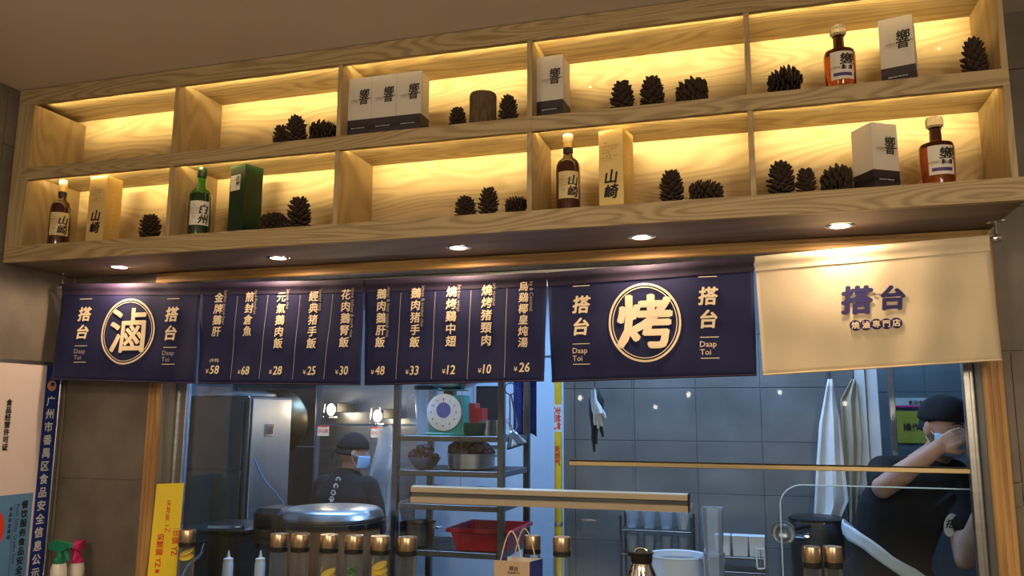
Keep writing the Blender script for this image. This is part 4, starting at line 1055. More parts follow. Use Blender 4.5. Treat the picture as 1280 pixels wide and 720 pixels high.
# tongs and funnel hanging from a hook on the rack
HX, HY = (-1.3281, 1.2800, 1.7613)[0], 1.27
p0, p1 = (-1.3252, 1.2700, 1.7789), (-1.3145, 1.2700, 1.5029)
tg = empty('hanging_tongs', (p0[0], HY, p0[2] + 0.045), 'steel tongs with a round ring hanging on the rack post', 'tongs')
part('ring', MB().tube([(p0[0] + 0.032 * cos(2 * PI * i / 24), HY, p0[2] + 0.032 * sin(2 * PI * i / 24)) for i in range(24)], 0.0035, 6, True), chrome, tg, True)
for sx in (-1, 1):
    part('arm', MB().tube([(p0[0] + sx * 0.004, HY, p0[2] - 0.032), (p0[0] + sx * 0.012 + 0.01, HY, p0[2] - 0.12), (p0[0] + sx * 0.022 + 0.02, HY - 0.004, p0[2] - 0.20), (p0[0] + sx * 0.012 + 0.02, HY - 0.006, p0[2] - 0.235)], [0.004, 0.005, 0.006, 0.004], 7), chrome, tg, True)
part('hook', MB().tube([(p0[0], HY, p0[2] + 0.032), (p0[0], HY, p0[2] + 0.07), (p0[0], HY + 0.02, p0[2] + 0.09), (p0[0] + 0.0, RY0 - 0.01, p0[2] + 0.09)], 0.003, 6), chrome, tg, True)
q = (-1.2959, 1.2700, 1.5119)
fn_ = empty('steel_funnel', (q[0], 1.25, q[2]), 'shiny steel funnel scoop hanging below the tongs', 'funnel')
M = Matrix.Translation((q[0], 1.245, q[2])) @ Matrix.Rotation(R(-20), 4, 'Y')
part('cone', MB().lathe([(0.058, -0.055), (0.060, -0.05), (0.022, 0.02), (0.010, 0.035), (0.008, 0.07), (0.006, 0.07), (0.008, 0.03), (0.055, -0.05)], (0, 0, 0), 28, cap=False).xf(M), chrome, fn_, True)
part('loop', MB().tube([(0, 0, 0.07), (0.012, 0, 0.09), (0, 0, 0.11), (-0.012, 0, 0.09)], 0.0025, 6, True).xf(M), chrome, fn_, True)
# dark blue cloth behind the post and netting beyond
q = (-1.4205, 1.9000, 1.6282)
cl = MB(); nx, nz = 8, 10
for j in range(nz + 1):
    for i in range(nx + 1):
        cl.v.append((q[0] - 0.07 + 0.15 * i / nx, 1.90 + 0.012 * sin(i * 1.9), 2.0 - 0.5 * j / nz - 0.02 * sin(i * 0.8)))
for j in range(nz):
    for i in range(nx):
        a = j * (nx + 1) + i; cl.f.append((a, a + 1, a + nx + 2, a + nx + 1))
o = single('blue_towel', cl, mat('blue_towel_cloth', (0.01, 0.02, 0.12), 0.9), (q[0], 1.90, 2.0), 'dark blue cloth hanging behind the rack post', 'towel', None, True)
md = o.modifiers.new('thick', 'SOLIDIFY'); md.thickness = 0.004
hr = empty('towel_bar', (-1.25, 1.9, 2.02), 'steel bar carrying the dark blue cloth', 'rail')
part('bar', MB().tube([(-1.90, 1.90, 2.005), (-1.105, 1.90, 2.005)], 0.008, 8), chrome, hr, True)
part('stay', MB().tube([(-1.105, 1.90, 2.005), (-1.105, 1.90, KZ)], 0.006, 8), chrome, hr, True)

# yellow gas pipe
p0, p1 = (-1.1218, 1.5500, 1.8156), (-1.1213, 1.5500, 0.8132)
gp = empty('gas_pipe', (p0[0], 1.58, 0), 'vertical yellow painted pipe with white stickers in the kitchen corner', 'pipe')
part('pipe', MB().lathe([(0.022, 0), (0.022, KZ - 0.002)], (p0[0], 1.58, 0), 18), yellow_pl, gp, True)
part('sticker', MB().lathe([(0.0226, p0[2] - 0.28), (0.0226, p0[2] - 0.12)], (p0[0], 1.58, 0), 18, cap=False), white_pl, gp, True)
lettering([(rot2(text2d('天然气', 0.045, bold=0.03)[0], -PI / 2), text2d('天然气', 0.045, bold=0.03)[1], 0, 0)], (lambda x, z: (p0[0] + x, 1.58 - 0.0235, p0[2] - 0.20 + z)), print_red, gp)
lettering([text2d('天然气', 0.038, True, 0.03) + (0, 0)], (lambda x, z: (p0[0] + x, 1.58 - 0.0235, p0[2] - 0.36 + z)), print_red, gp)
for z in (1.0, 2.1): part('clamp', MB().lathe([(0.025, z), (0.025, z + 0.02)], (p0[0], 1.58, 0), 16, cap=False), steel, gp, True)

# tan lamp bar fixed to the glass
a, b = (-1.6679, 0.7000, 1.2279), (-0.3107, 0.7000, 1.2479)
lb = empty('lamp_bar', ((a[0] + b[0]) / 2, 0.70, a[2]), 'long tan aluminium lamp bar hanging across the middle of the window', 'lamp')
zc = (a[2] + b[2]) / 2
part('housing', MB().prism([(0.68, zc + 0.012), (0.68, zc + 0.036), (0.72, zc + 0.042), (0.76, zc + 0.030), (0.76, zc - 0.030), (0.72, zc - 0.042), (0.68, zc - 0.040), (0.68, zc - 0.012), (0.70, zc - 0.008), (0.70, zc + 0.008)], a[0], b[0], 'X'), lampbar, lb)
part('channel', MB().box(a[0] + 0.002, b[0] - 0.002, 0.694, 0.6995, zc - 0.008, zc + 0.008), dsteel, lb)
for x, d in ((a[0], -1), (b[0], 1)):
    part('end_cap', MB().box(min(x, x + d * 0.006), max(x, x + d * 0.006), 0.678, 0.762, zc - 0.042, zc + 0.042, 0.002), blackp, lb)
for x in (a[0] + 0.25, b[0] - 0.25):
    part('suspension_wire', MB().tube([(x, 0.72, zc + 0.04), (x, 0.72, KZ)], 0.0012, 5), chrome, lb)

# gloves on a hook
g = (-0.7845, 1.0000, 1.7669)
gl = empty('hanging_gloves', (g[0], 1.0, g[2]), 'black rubber glove and pale knitted glove hanging by a hook from above', 'gloves')
def glove(pts, r, fingers, m, name):
    mb = MB().tube(pts, r, 10)
    for f in fingers: mb.tube(f, [0.010, 0.010, 0.006], 7)
    return part(name, mb, m, gl, True)
x, y, z = g[0], 1.0, g[2]
glove([(x - 0.002, y, z), (x + 0.002, y, z - 0.06), (x + 0.0, y, z - 0.14), (x + 0.004, y, z - 0.20)], [0.012, 0.040, 0.036, 0.030],
      [[(x - 0.016, y, z - 0.19), (x - 0.018, y, z - 0.25), (x - 0.012, y, z - 0.32)], [(x + 0.0, y, z - 0.19), (x - 0.004, y, z - 0.24), (x - 0.002, y, z - 0.28)], [(x + 0.018, y, z - 0.18), (x + 0.026, y, z - 0.21), (x + 0.034, y, z - 0.245)]], blackr, 'black_glove')
glove([(x - 0.004, y - 0.05, z - 0.005), (x - 0.002, y - 0.052, z - 0.06), (x + 0.012, y - 0.052, z - 0.10), (x + 0.022, y - 0.052, z - 0.13)], [0.012, 0.016, 0.026, 0.026],
      [[(x + 0.004, y - 0.052, z - 0.12), (x + 0.004, y - 0.054, z - 0.16), (x + 0.002, y - 0.054, z - 0.185)], [(x + 0.016, y - 0.052, z - 0.13), (x + 0.018, y - 0.054, z - 0.17), (x + 0.020, y - 0.054, z - 0.20)],
       [(x + 0.028, y - 0.052, z - 0.13), (x + 0.034, y - 0.054, z - 0.165), (x + 0.038, y - 0.054, z - 0.19)], [(x + 0.036, y - 0.052, z - 0.11), (x + 0.048, y - 0.054, z - 0.13), (x + 0.056, y - 0.054, z - 0.15)]], whitecloth, 'knitted_glove')
part('hook', MB().tube([(x - 0.002, y - 0.02, z - 0.02), (x - 0.002, y - 0.03, z + 0.04), (x - 0.002, y - 0.02, KZ)], 0.002, 6), chrome, gl, True)

# rounded clear screen standing on the work table
p0, p1, p2 = (0.0898, 0.7500, 1.0354), (0.1775, 0.7500, 1.3282), (0.8975, 0.7500, 1.3278)
gs = empty('glass_screen', (p0[0], 0.75, TZ), 'low clear glass screen with a rounded corner in front of the black-shirted cook', 'screen')
pts = [(p0[0] - 0.002, 0.75, TZ + 0.001), (p0[0], 0.75, p1[2] - 0.09)]
for k in range(1, 9):
    t = PI / 2 * k / 8
    pts.append((p0[0] + 0.10 * (1 - cos(t)), 0.75, p1[2] - 0.09 + 0.09 * sin(t)))
pts += [(0.855, 0.75, p2[2])]
part('polished_edge', MB().tube(pts, 0.0030, 6), mat('polished_glass_edge', (0.80, 0.92, 0.95), 0.15, var=0.02, coat=1), gs, True)
poly = [(q[0], q[2]) for q in pts] + [(0.855, TZ + 0.001)]
part('pane', MB().prism(poly, 0.748, 0.752), glass, gs)

# ------------------------------------------------------------------ wash-up corner on the work table
# glass rack: two tiers
p = (-0.4990, 1.2000, 0.9397)
gr = empty('glass_rack', (-0.50, 1.25, TZ), 'small dark two-tier rack of drinking glasses below the lamp bar', 'rack')
for z in (0.92, 1.04):
    part('tier', MB().box(-0.70, -0.33, 1.16, 1.34, z, z + 0.010, 0.002), dsteel, gr)
for x in (-0.695, -0.335):
    for y in (1.165, 1.335):
        part('post', MB().tube([(x, y, TZ), (x, y, 1.12)], 0.006, 6), dsteel, gr, True)
tum = MB().lathe([(0.026, 0.0), (0.028, 0.004), (0.035, 0.082), (0.037, 0.085), (0.033, 0.082), (0.025, 0.008), (0, 0.006)], (0, 0, 0), 16).mesh('glass_wall', True)
tum.materials.append(sglass)
gi = 0
nm_ = ['first', 'second', 'third', 'fourth']
for z, tier in ((0.931, 'lower'), (1.051, 'upper')):
    for k in range(4):
        o = link('drinking_glass', tum, None, None, (-0.645 + k * 0.088, 1.25, z))
        tag(o, 'clear drinking glass on the %s tier of the small rack, %s from the left' % (tier, nm_[k]), 'glass', 'drinking glasses on the small rack')
# chopsticks in a glass
cs = empty('chopsticks', (-0.385, 1.27, 1.12), 'tan wooden sticks standing in the upper right glass of the small rack', 'sticks')
for k in range(4):
    part('stick', MB().tube([(-0.381 + 0.004 * (k - 1.5), 1.25, 1.045), (-0.40 + 0.022 * k, 1.25 + 0.004 * k, 1.185)], 0.0035, 6), lampbar, cs, True)
# milky tub
x, y = (-0.3941, 1.0200, 0.9340)[0], 1.02
tb = empty('milky_tub', (x, y, TZ), 'large cloudy plastic tub below the small glass rack', 'tub')
zt = (-0.3933, 1.0200, 0.9642)[2]
part('tub', MB().lathe([(0.105, 0), (0.115, 0.01), (0.132, zt - TZ - 0.012), (0.140, zt - TZ - 0.008), (0.138, zt - TZ), (0.128, zt - TZ - 0.004), (0.11, 0.02), (0, 0.012)], (x, y, TZ), 34), milky, tb, True)
part('water', MB().lathe([(0.124, zt - TZ - 0.03), (0, zt - TZ - 0.03)], (x, y, TZ), 30, cap=False), clear('tub_water', (0.75, 0.85, 0.9), 1.0), tb)
for s_ in (-1, 1): part('grip', MB().box(x + s_ * 0.137 - 0.012, x + s_ * 0.137 + 0.012, y - 0.03, y + 0.03, zt - 0.03, zt - 0.018, 0.003), milky, tb)
# stacked clear tumblers
x = (-0.2107, 0.8400, 1.0432)[0]
for k, (z, lab) in enumerate(((TZ + 0.002, 'lowest of three tall clear tumblers stacked up'), (TZ + 0.17, 'middle of three tall clear tumblers stacked up'), (TZ + 0.33, 'topmost of three tall clear tumblers stacked up'))):
    zt = (-0.2053, 0.8400, 1.2092)[2] if k == 2 else z + 0.175
    h = zt - z
    mb = MB().lathe([(0.040, 0.0), (0.043, 0.006), (0.046, h * 0.4), (0.051, h), (0.0525, h), (0.049, h * 0.98), (0.044, h * 0.4), (0.040, 0.014), (0, 0.012)], (x, 0.84, z), 12)
    single('clear_tumbler', mb, sglass, (x, 0.84, z), lab, 'glass', 'stacked clear tumblers')
# shelf of white cups right of the tumblers
x = -0.08
lf = empty('cup_shelf', (x, 1.22, TZ), 'low dark metal shelf carrying white cups left of the steel ladle', 'shelf')
for z in (0.86, 0.93): part('board', MB().box(x - 0.13, x + 0.10, 1.14, 1.32, z, z + 0.012, 0.002), dsteel, lf)
for dx_ in (-0.12, 0.09): part('side', MB().box(x + dx_ - 0.005, x + dx_ + 0.005, 1.15, 1.31, TZ, 0.93), dsteel, lf)
for k, (dx_, lab) in enumerate(((-0.135, 'white square cup on the low dark shelf, left of three'), (-0.05, 'white square cup on the low dark shelf, middle of three'), (0.03, 'white square cup on the low dark shelf, right of three'))):
    c = empty('white_cup', (x + dx_ + 0.03, 1.22, 0.942), lab, 'cup', 'white cups on the low dark shelf')
    cx_ = x + dx_ + 0.03
    part('cup', MB().prism([(cx_ - 0.034, 0.942), (cx_ + 0.034, 0.942), (cx_ + 0.038, 1.035), (cx_ - 0.038, 1.035)], 1.185, 1.255), milky, c)
    part('rim', MB().box(cx_ - 0.040, cx_ + 0.040, 1.182, 1.258, 1.0352, 1.040, 0.0015), milky, c)
# flask at the front
x, y = (-0.4693, 0.3000, 1.0438)[0], 0.28
fk = empty('steel_flask', (x, y, 0.76), 'brushed steel thermos flask with black collar and ring handle on the counter', 'flask')
zt = (-0.4657, 0.2800, 1.0911)[2] - 0.76
part('body', MB().lathe([(0.060, 0), (0.062, 0.01), (0.058, zt - 0.10), (0.040, zt - 0.055)], (x, y, 0.76), 30), chrome, fk, True)
part('collar', MB().lathe([(0.040, zt - 0.055), (0.043, zt - 0.05), (0.045, zt - 0.022), (0.050, zt - 0.012), (0.0, zt - 0.010)], (x, y, 0.76), 28), blackp, fk, True)
part('ring_handle', MB().tube([(x + 0.026 * cos(2 * PI * i / 20), y - 0.012, 0.76 + zt - 0.012 + 0.016 * sin(2 * PI * i / 20)) for i in range(20)], 0.006, 8, True), chrome, fk, True)
part('spout', MB().box(x - 0.056, x - 0.036, y - 0.012, y + 0.012, 0.76 + zt - 0.03, 0.76 + zt - 0.012, 0.003), blackp, fk)
# carabiner-like clip hanging on the cup shelf
p = (-0.0040, 1.0500, 0.9418)
cb = empty('steel_clip', (p[0], 1.13, p[2] + 0.05), 'white oval clip hanging below the white cups', 'clip')
part('loop', MB().tube([(p[0] + 0.018 * (1 if 0 < i < 9 else -1) * (0.8 if i in (1, 8, 10, 17) else 1), 1.13, p[2] + 0.048 * cos(2 * PI * i / 18)) for i in range(18)], 0.0045, 6, True), white_pl, cb, True)
part('hook', MB().tube([(p[0], 1.13, p[2] + 0.05), (p[0], 1.132, 0.87)], 0.002, 5), chrome, cb)

# black stock pot and ladle
x = 0.275
zt = (0.2785, 1.3000, 1.1329)[2]
sp_ = empty('stock_pot', (x, 1.33, TZ), 'tall dark stock pot standing below the hanging apron', 'pot')
part('pot', MB().lathe([(0.125, 0), (0.130, 0.01), (0.132, zt - TZ - 0.02)], (x, 1.33, TZ), 40), dsteel, sp_, True)
part('lid', MB().lathe([(0.136, zt - TZ - 0.02), (0.137, zt - TZ - 0.008), (0.12, zt - TZ), (0, zt - TZ + 0.006)], (x, 1.33, TZ), 40), blackp, sp_, True)
part('handle', MB().tube([(x - 0.10, 1.245, zt - 0.08), (x - 0.12, 1.20, zt - 0.085), (x - 0.05, 1.185, zt - 0.085), (x - 0.04, 1.21, zt - 0.08)], 0.008, 7), chrome, sp_, True)
q = (0.0952, 1.1200, 1.0780)
ld = empty('steel_ladle', (q[0], 1.12, q[2]), 'round steel ladle hooked on the side of the dark stock pot', 'ladle')
M = Matrix.Translation((q[0] + 0.01, 1.07, q[2] + 0.0)) @ Matrix.Rotation(R(22), 4, 'X') @ Matrix.Rotation(R(-10), 4, 'Z')
part('bowl', MB().lathe([(0.058, 0.0), (0.056, -0.015), (0.040, -0.035), (0.018, -0.045), (0, -0.047)], (0, 0, 0), 26, 'Y', cap=False).xf(M), steel, ld, True)
part('handle', MB().tube([(q[0] + 0.045, 1.12, q[2] + 0.01), (q[0] + 0.10, 1.16, q[2] + 0.018), (q[0] + 0.14, 1.21, q[2] + 0.018)], 0.010, 8), blackp, ld, True)

# hanging aprons on the rear wall
def drape(name, poly_l, poly_r, y, m, label, ph, amp=0.018):
    """cloth hanging between two edge polylines [(x, z), ...] of equal length"""
    mb = MB(); n = 9; K = len(poly_l); ns = 5
    rows = []
    for k in range(K - 1):
        for s_ in range(ns if k < K - 2 else ns + 1):
            t = s_ / ns
            rows.append([tuple(poly_l[k][i] * (1 - t) + poly_l[k + 1][i] * t for i in (0, 1)), tuple(poly_r[k][i] * (1 - t) + poly_r[k + 1][i] * t for i in (0, 1))])
    for j, (l_, r_) in enumerate(rows):
        for i in range(n + 1):
            u = i / n
            mb.v.append((l_[0] * (1 - u) + r_[0] * u, y - amp * (1 + sin(u * 11 + ph + j * 0.10)) * (0.5 + 0.5 * j / len(rows)), l_[1] * (1 - u) + r_[1] * u))
    for j in range(len(rows) - 1):
        for i in range(n):
            a = j * (n + 1) + i; mb.f.append((a, a + 1, a + n + 2, a + n + 1))
    root = empty(name, (poly_l[0][0], y, poly_l[0][1]), label, 'apron', 'aprons hanging on the rear wall')
    o = part('cloth', mb, m, root, True); md = o.modifiers.new('thick', 'SOLIDIFY'); md.thickness = 0.003
    part('hook', MB().tube([((poly_l[0][0] + poly_r[0][0]) / 2, y - 0.006, poly_l[0][1] - 0.02), ((poly_l[0][0] + poly_r[0][0]) / 2, y - 0.012, poly_l[0][1] + 0.05), ((poly_l[0][0] + poly_r[0][0]) / 2, 1.628, poly_l[0][1] + 0.06)], 0.004, 6), chrome, root, True)
    return root
drape('hanging_apron', [T((0.3795, 1.5000, 1.8286)), T((0.3232, 1.5000, 1.5917)), T((0.2966, 1.5000, 1.3825)), T((0.2723, 1.5000, 1.1350)), T((0.2571, 1.5000, 0.9882))],
      [T((0.3995, 1.5000, 1.8285)), T((0.4278, 1.5000, 1.6133)), T((0.4350, 1.5000, 1.3853)), T((0.4482, 1.5000, 1.2019)), T((0.3301, 1.5000, 0.9593))], 1.50, whitecloth, 'long white apron hanging on the rear kitchen wall', 0.0)
drape('hanging_apron', [T((0.5033, 1.5800, 1.8312)), T((0.4408, 1.5800, 1.7199)), T((0.4390, 1.5800, 1.4651)), T((0.4372, 1.5800, 1.2149)), T((0.4421, 1.5800, 1.0181))],
      [T((0.5274, 1.5800, 1.8310)), T((0.5331, 1.5800, 1.7198)), T((0.5368, 1.5800, 1.5084)), T((0.5130, 1.5800, 1.2997)), T((0.4879, 1.5800, 1.1342))], 1.585, beigecloth, 'shorter beige apron hanging behind the white one', 1.2)

# posters seen through the door glass
p = (0.9929, 2.6000, 1.5890)
for dz_, hgt, m, lab, word in ((0.135, 0.06, card_white, 'white printed notice with pink rule at the top of the far wall poster group', '食品安全'), (-0.02, 0.20, mat('mustard_poster', (0.45, 0.36, 0.03), 0.6), 'mustard yellow poster on the far wall behind the door glass', '操作规范')):
    po_ = empty('poster', (p[0], 2.61, p[2] + dz_), lab, 'poster', None)
    part('sheet', MB().box(p[0] - 0.13, p[0] + 0.16, 2.606, 2.6105, p[2] + dz_ - hgt / 2, p[2] + dz_ + hgt / 2), m, po_)
    lettering([text2d(word, min(0.05, hgt * 0.5), bold=0.02) + (p[0] + 0.01, p[2] + dz_)], (lambda x, z: (x, 2.6045, z)), print_black, po_)
    if m is card_white: part('rule', MB().box(p[0] - 0.13, p[0] + 0.16, 2.603, 2.6055, p[2] + dz_ - hgt / 2, p[2] + dz_ - hgt / 2 + 0.012), pink_pl, po_)

# ------------------------------------------------------------------ things on the counter in front
CT = 0.76
def water_bottle(p, label, fill=None, grp='gold-lidded glass water bottles'):
    x, y, zt, d = p
    r = d / 2; H = zt - CT
    root = empty('water_bottle', (x, y, CT), label, 'bottle', grp)
    part('glass_body', MB().lathe([(r * 0.94, 0.0), (r * 0.98, 0.006), (r * 0.98, H - 0.095), (r * 0.90, H - 0.080), (r * 0.90, H - 0.062)], (x, y, CT), 24), pglass, root, True)
    part('seal', MB().lathe([(r * 0.93, H - 0.078), (r * 1.0, H - 0.076), (r * 1.0, H - 0.058), (r * 0.95, H - 0.056)], (x, y, CT), 24), blackp, root, True)
    part('lid', MB().lathe([(r * 0.97, H - 0.056), (r * 0.99, H - 0.053), (r * 0.99, H - 0.003), (r * 0.95, H), (0, H)], (x, y, CT), 28), brass, root, True)
    if fill == 'lemon' or fill == 'peel':
        for k in range(3 if fill == 'lemon' else 2):
            a = R(20 * k - 15); zc_ = (CT + H - 0.105 - 0.022 * k) if fill == 'peel' else (CT + 0.17 - 0.02 * k) + (0.045 if 'middle' in label else 0)
            M = Matrix.Translation((x, y, zc_)) @ Matrix.Rotation(a, 4, 'Y') @ Matrix.Rotation(R(20), 4, 'X')
            part('lemon_slice', MB().lathe([(r * 0.80, -0.003), (r * 0.82, 0), (r * 0.80, 0.003)], (0, 0, 0), 22).xf(M), lemonm, root, True)
    if fill == 'mint':
        rnd = random.Random(4)
        for k in range(14):
            M = Matrix.Translation((x + rnd.uniform(-.4, .4) * r, y + rnd.uniform(-.5, .4) * r, CT + H - 0.13 - rnd.uniform(0, 0.06))) @ Matrix.Rotation(rnd.uniform(0, 6), 4, 'Z') @ Matrix.Rotation(rnd.uniform(-1, 1), 4, 'X')
            part('mint_leaf', MB().ell((0, 0, 0), (0.016, 0.010, 0.003), 8, 4).xf(M), mintm, root, True)
    return root
water_bottle((-2.6536, 0.2800, 1.0767, 0.0791), 'glass bottle with gold lid and yellow peel, beside the tall yellow box', 'peel')
water_bottle((-2.1136, 0.2200, 1.0887, 0.0811), 'gold-lidded glass bottle, first of the close pair in front of the barrel')
water_bottle((-2.0044, 0.2200, 1.0934, 0.0845), 'gold-lidded glass bottle, second of the close pair in front of the barrel')
water_bottle((-1.8586, 0.2200, 1.0961, 0.0842), 'gold-lidded glass bottle with lemon slices at its foot', 'lemon')
water_bottle((-1.7355, 0.2200, 1.0980, 0.0840), 'gold-lidded glass bottle filled with green mint leaves', 'mint')
water_bottle((-1.6090, 0.2200, 1.1000, 0.0871), 'gold-lidded glass bottle with bright yellow slices near its middle', 'lemon')
water_bottle((-1.4791, 0.2200, 1.1023, 0.0866), 'empty gold-lidded glass bottle left of the paper bag')
water_bottle((-0.9633, 0.4000, 1.1077, 0.0739), 'gold-lidded glass bottle just behind the paper bag')
water_bottle((-0.8069, 0.3000, 1.1210, 0.0778), 'gold-lidded glass bottle right of the paper bag')
water_bottle((0.1830, 0.2200, 1.1395, 0.0686), 'left one of the two gold-lidded bottles in front of the stock pot')
water_bottle((0.2602, 0.2400, 1.1402, 0.0708), 'right one of the two gold-lidded bottles in front of the stock pot')

# tall yellow cling-film carton
a, b = (-2.9952, 0.4200, 1.2682), (-2.7645, 0.3600, 1.2828)
yb = empty('film_carton', (-2.82, 0.40, CT), 'tall bright yellow cling-film carton leaning upright by the left window frame', 'carton')
zt = (-2.7952, 0.4000, 1.2750)[2]
A_, B_, A2, B2 = (-2.9063, 0.3300, 0.8425), (-2.7929, 0.4000, 0.8328), (-2.9087, 0.3500, 1.2797), (-2.7979, 0.4150, 1.2818)
bk = Vector((-0.032, 0.038, 0))
v = [Vector((A_[0], A_[1], CT)), Vector((B_[0], B_[1], CT)), Vector((B_[0], B_[1], CT)) + bk, Vector((A_[0], A_[1], CT)) + bk,
     Vector((A2[0], A2[1], zt)), Vector((B2[0], B2[1], zt)), Vector((B2[0], B2[1], zt)) + bk, Vector((A2[0], A2[1], zt)) + bk]
v[0].x -= 0.006; v[1].x -= 0.006; v[2].x -= 0.006; v[3].x -= 0.006
part('carton', MB().add(v, [(0, 3, 2, 1), (4, 5, 6, 7), (0, 1, 5, 4), (1, 2, 6, 5), (2, 3, 7, 6), (3, 0, 4, 7)]), yellow, yb)
part('torn_flap', MB().add([v[4], v[5], (v[5][0], v[5][1], zt + 0.008), (v[4][0], v[4][1], zt + 0.005)], [(0, 1, 2, 3)]), yellow, yb)
def facemap(P00, P10, P01, w, h, o=0.0012):
    A, B, Cc = Vector(P00), Vector(P10), Vector(P01)
    nrm = (B - A).cross(Cc - A).normalized()
    if nrm.y > 0: nrm = -nrm
    return lambda s, t: tuple(A + (B - A) * (s / w) + (Cc - A) * (t / h) + nrm * o)
fmq = facemap(v[0], v[1], v[4], 1.0, 3.9)
items = []
for (s_, t_) in ((0.55, 2.75), (0.32, 1.5), (0.85, 1.9)):
    V, F = text2d('保鮮膜 YZ', 0.27, bold=0.03); V = rot2(V, -PI / 2); items.append((V, F, s_, t_))
V, F = bar2d(0.13, 0.13); items += [(V, F, 0.55, 2.02), (V, F, 0.32, 0.75)]
lettering(items, fmq, print_red, yb)
# spray bottles
for p, m, lab, fx in (((-3.3843, 0.2600, 1.0099), green_pl, 'white spray bottle with a green trigger head by the side wall', 1), ((-3.3795, 0.3700, 0.9955), pink_pl, 'white spray bottle with a pink trigger head', 1)):
    x, y, zt = p
    zb = CT
    s_ = empty('spray_bottle', (x, y, CT), lab, 'bottle', None)
    zn = zt - 0.125
    part('body', MB().lathe([(0.036, 0), (0.038, 0.005), (0.038, max(0.012, zn - CT - 0.03)), (0.034, zn - CT - 0.01), (0.030, zn - CT)], (x, y, CT), 24), white_pl, s_, True)
    part('collar', MB().lathe([(0.026, zn), (0.027, zn + 0.018), (0.017, zn + 0.030), (0.014, zn + 0.07)], (x, y, 0), 18), m, s_, True)
    K = 1.25; Mh = Matrix.Translation((x, y, zn)) @ Matrix.Rotation(R(-12 if m is green_pl else -62), 4, 'Z') @ Matrix.Scale(K, 4)
    part('head', MB().prism([(-0.055, 0.052), (0.02, 0.046), (0.055, 0.062), (0.055, 0.082), (-0.035, 0.088), (-0.060, 0.076)], -0.014, 0.014).xf(Mh), m, s_)
    part('trigger', MB().tube([(0.028, 0, 0.056), (0.042, 0, 0.034), (0.056, 0, 0.014)], [0.008, 0.007, 0.005], 8).xf(Mh), m, s_, True)
    part('nozzle', MB().box(0.055, 0.066, -0.009, 0.009, 0.064, 0.082, 0.002).xf(Mh), m, s_)

# paper bag
p = (-1.0906, 0.2400, 1.0215); q = (-0.9324, 0.2400, 1.0296); r_ = (-0.9041, 0.3600, 1.0387)
zt = p[2] + 0.0
x0, x1 = p[0], q[0]
bg = empty('paper_bag', ((x0 + x1) / 2, 0.30, CT), 'kraft paper carrier bag with navy sides and cream rope handles', 'bag')
y0, y1 = 0.24, 0.34
sx = 0.030
front = [(x0, y0, CT), (x1, y0, CT), (x1, y0, zt), (x0, y0, zt)]
mb = MB().add(front, [(0, 1, 2, 3)])
o = part('front_panel', mb, kraft, bg); md = o.modifiers.new('t', 'SOLIDIFY'); md.thickness = 0.001
for xq in (x0, x1):
  mb = MB().add([(xq, y0, CT), (xq + sx, y1, CT), (xq + sx, y1, zt), (xq, y0, zt)], [(0, 1, 2, 3)])
  o = part('side_panel', mb, navy_paper, bg, label='navy blue side panel'); md = o.modifiers.new('t', 'SOLIDIFY'); md.thickness = 0.001
mb = MB().add([(x0 + sx, y1, CT), (x1 + sx, y1, CT), (x1 + sx, y1, zt), (x0 + sx, y1, zt)], [(0, 1, 2, 3)])
o = part('back_panel', mb, label_white, bg); md = o.modifiers.new('t', 'SOLIDIFY'); md.thickness = 0.001
for (yy, ox) in ((y0 - 0.002, 0.0), (y1, sx)):
    xa_, xb_ = x0 + ox + 0.03, x1 + ox - 0.03
    zz = (-1.0098, 0.2400, 1.1430)[2]
    part('rope_handle', MB().tube([(xa_ + (xb_ - xa_) * t, yy, zt - 0.01 + (zz - zt + 0.01) * (1 - abs(2 * t - 1) ** 1.8)) for t in [i / 14 for i in range(15)]], 0.0032, 7), rope, bg, True)
lettering([text2d('搭台', 0.020, bold=0.02) + ((x0 + x1) / 2 + 0.01, zt - 0.03), text2d('燒滷專門店', 0.011) + ((x0 + x1) / 2 + 0.01, zt - 0.048)], (lambda x, z: (x, y0 - 0.0016, z)), print_black, bg)

# ------------------------------------------------------------------ licence board on the side wall
BX_ = SX + 0.010
zt = 1.884
lbd = empty('licence_board', (BX_, -0.2, 1.3), 'white and blue licence display board in a thin frame on the side wall', 'board')
yR = 0.415; ZB = 0.775
part('board', MB().box(BX_, BX_ + 0.010, -0.75, yR, ZB, zt), paper_white, lbd)
part('blue_band', MB().box(BX_ + 0.010, BX_ + 0.0112, yR - 0.092, yR, ZB, zt), board_blue, lbd)
zb_ = 1.220
part('blue_panel', MB().box(BX_ + 0.010, BX_ + 0.0112, -0.70, 0.308, ZB + 0.01, zb_), paper_blue, lbd)
part('frame_strip', MB().box(BX_ + 0.0, BX_ + 0.016, yR + 0.0005, yR + 0.020, ZB, zt + 0.02, 0.002), steel, lbd)
part('frame_strip', MB().box(BX_, BX_ + 0.016, -0.77, yR, zt + 0.0005, zt + 0.02, 0.002), steel, lbd)
bl = lambda y, z: (BX_ + 0.0125, y, z)
lettering([text2d('广州市番禺区食品安全信息公示栏', 0.056, True, 0.03, 0, 1.22) + (yR - 0.050, 1.722)], bl, print_white, lbd)
lettering([text2d('食品经营许可证', 0.036, True, 0.04, 0, 1.03) + (0.108, 1.700)], bl, print_black, lbd)
lettering([text2d('餐饮服务食品安全等级', 0.043, True, 0.03, 0, 1.08) + (0.262, zb_ - 0.035)], bl, print_black, lbd)
V, F = text2d('Food Safety Grades Not', 0.030); V = rot2(V, -PI / 2)
lettering([(V, F, 0.222, zb_ - 0.05 - max(p[1] for p in V))], bl, print_navy, lbd)
lettering([text2d('食品安全等级', 0.022, True, 0.02, 0, 1.25) + (0.180, zb_ - 0.06)], bl, print_navy, lbd)
lettering([bar2d(0.002, 0.40) + (0.201, zb_ - 0.25)], bl, print_navy, lbd, None, 'printed_rule')
V, F = disc2d(1.0)
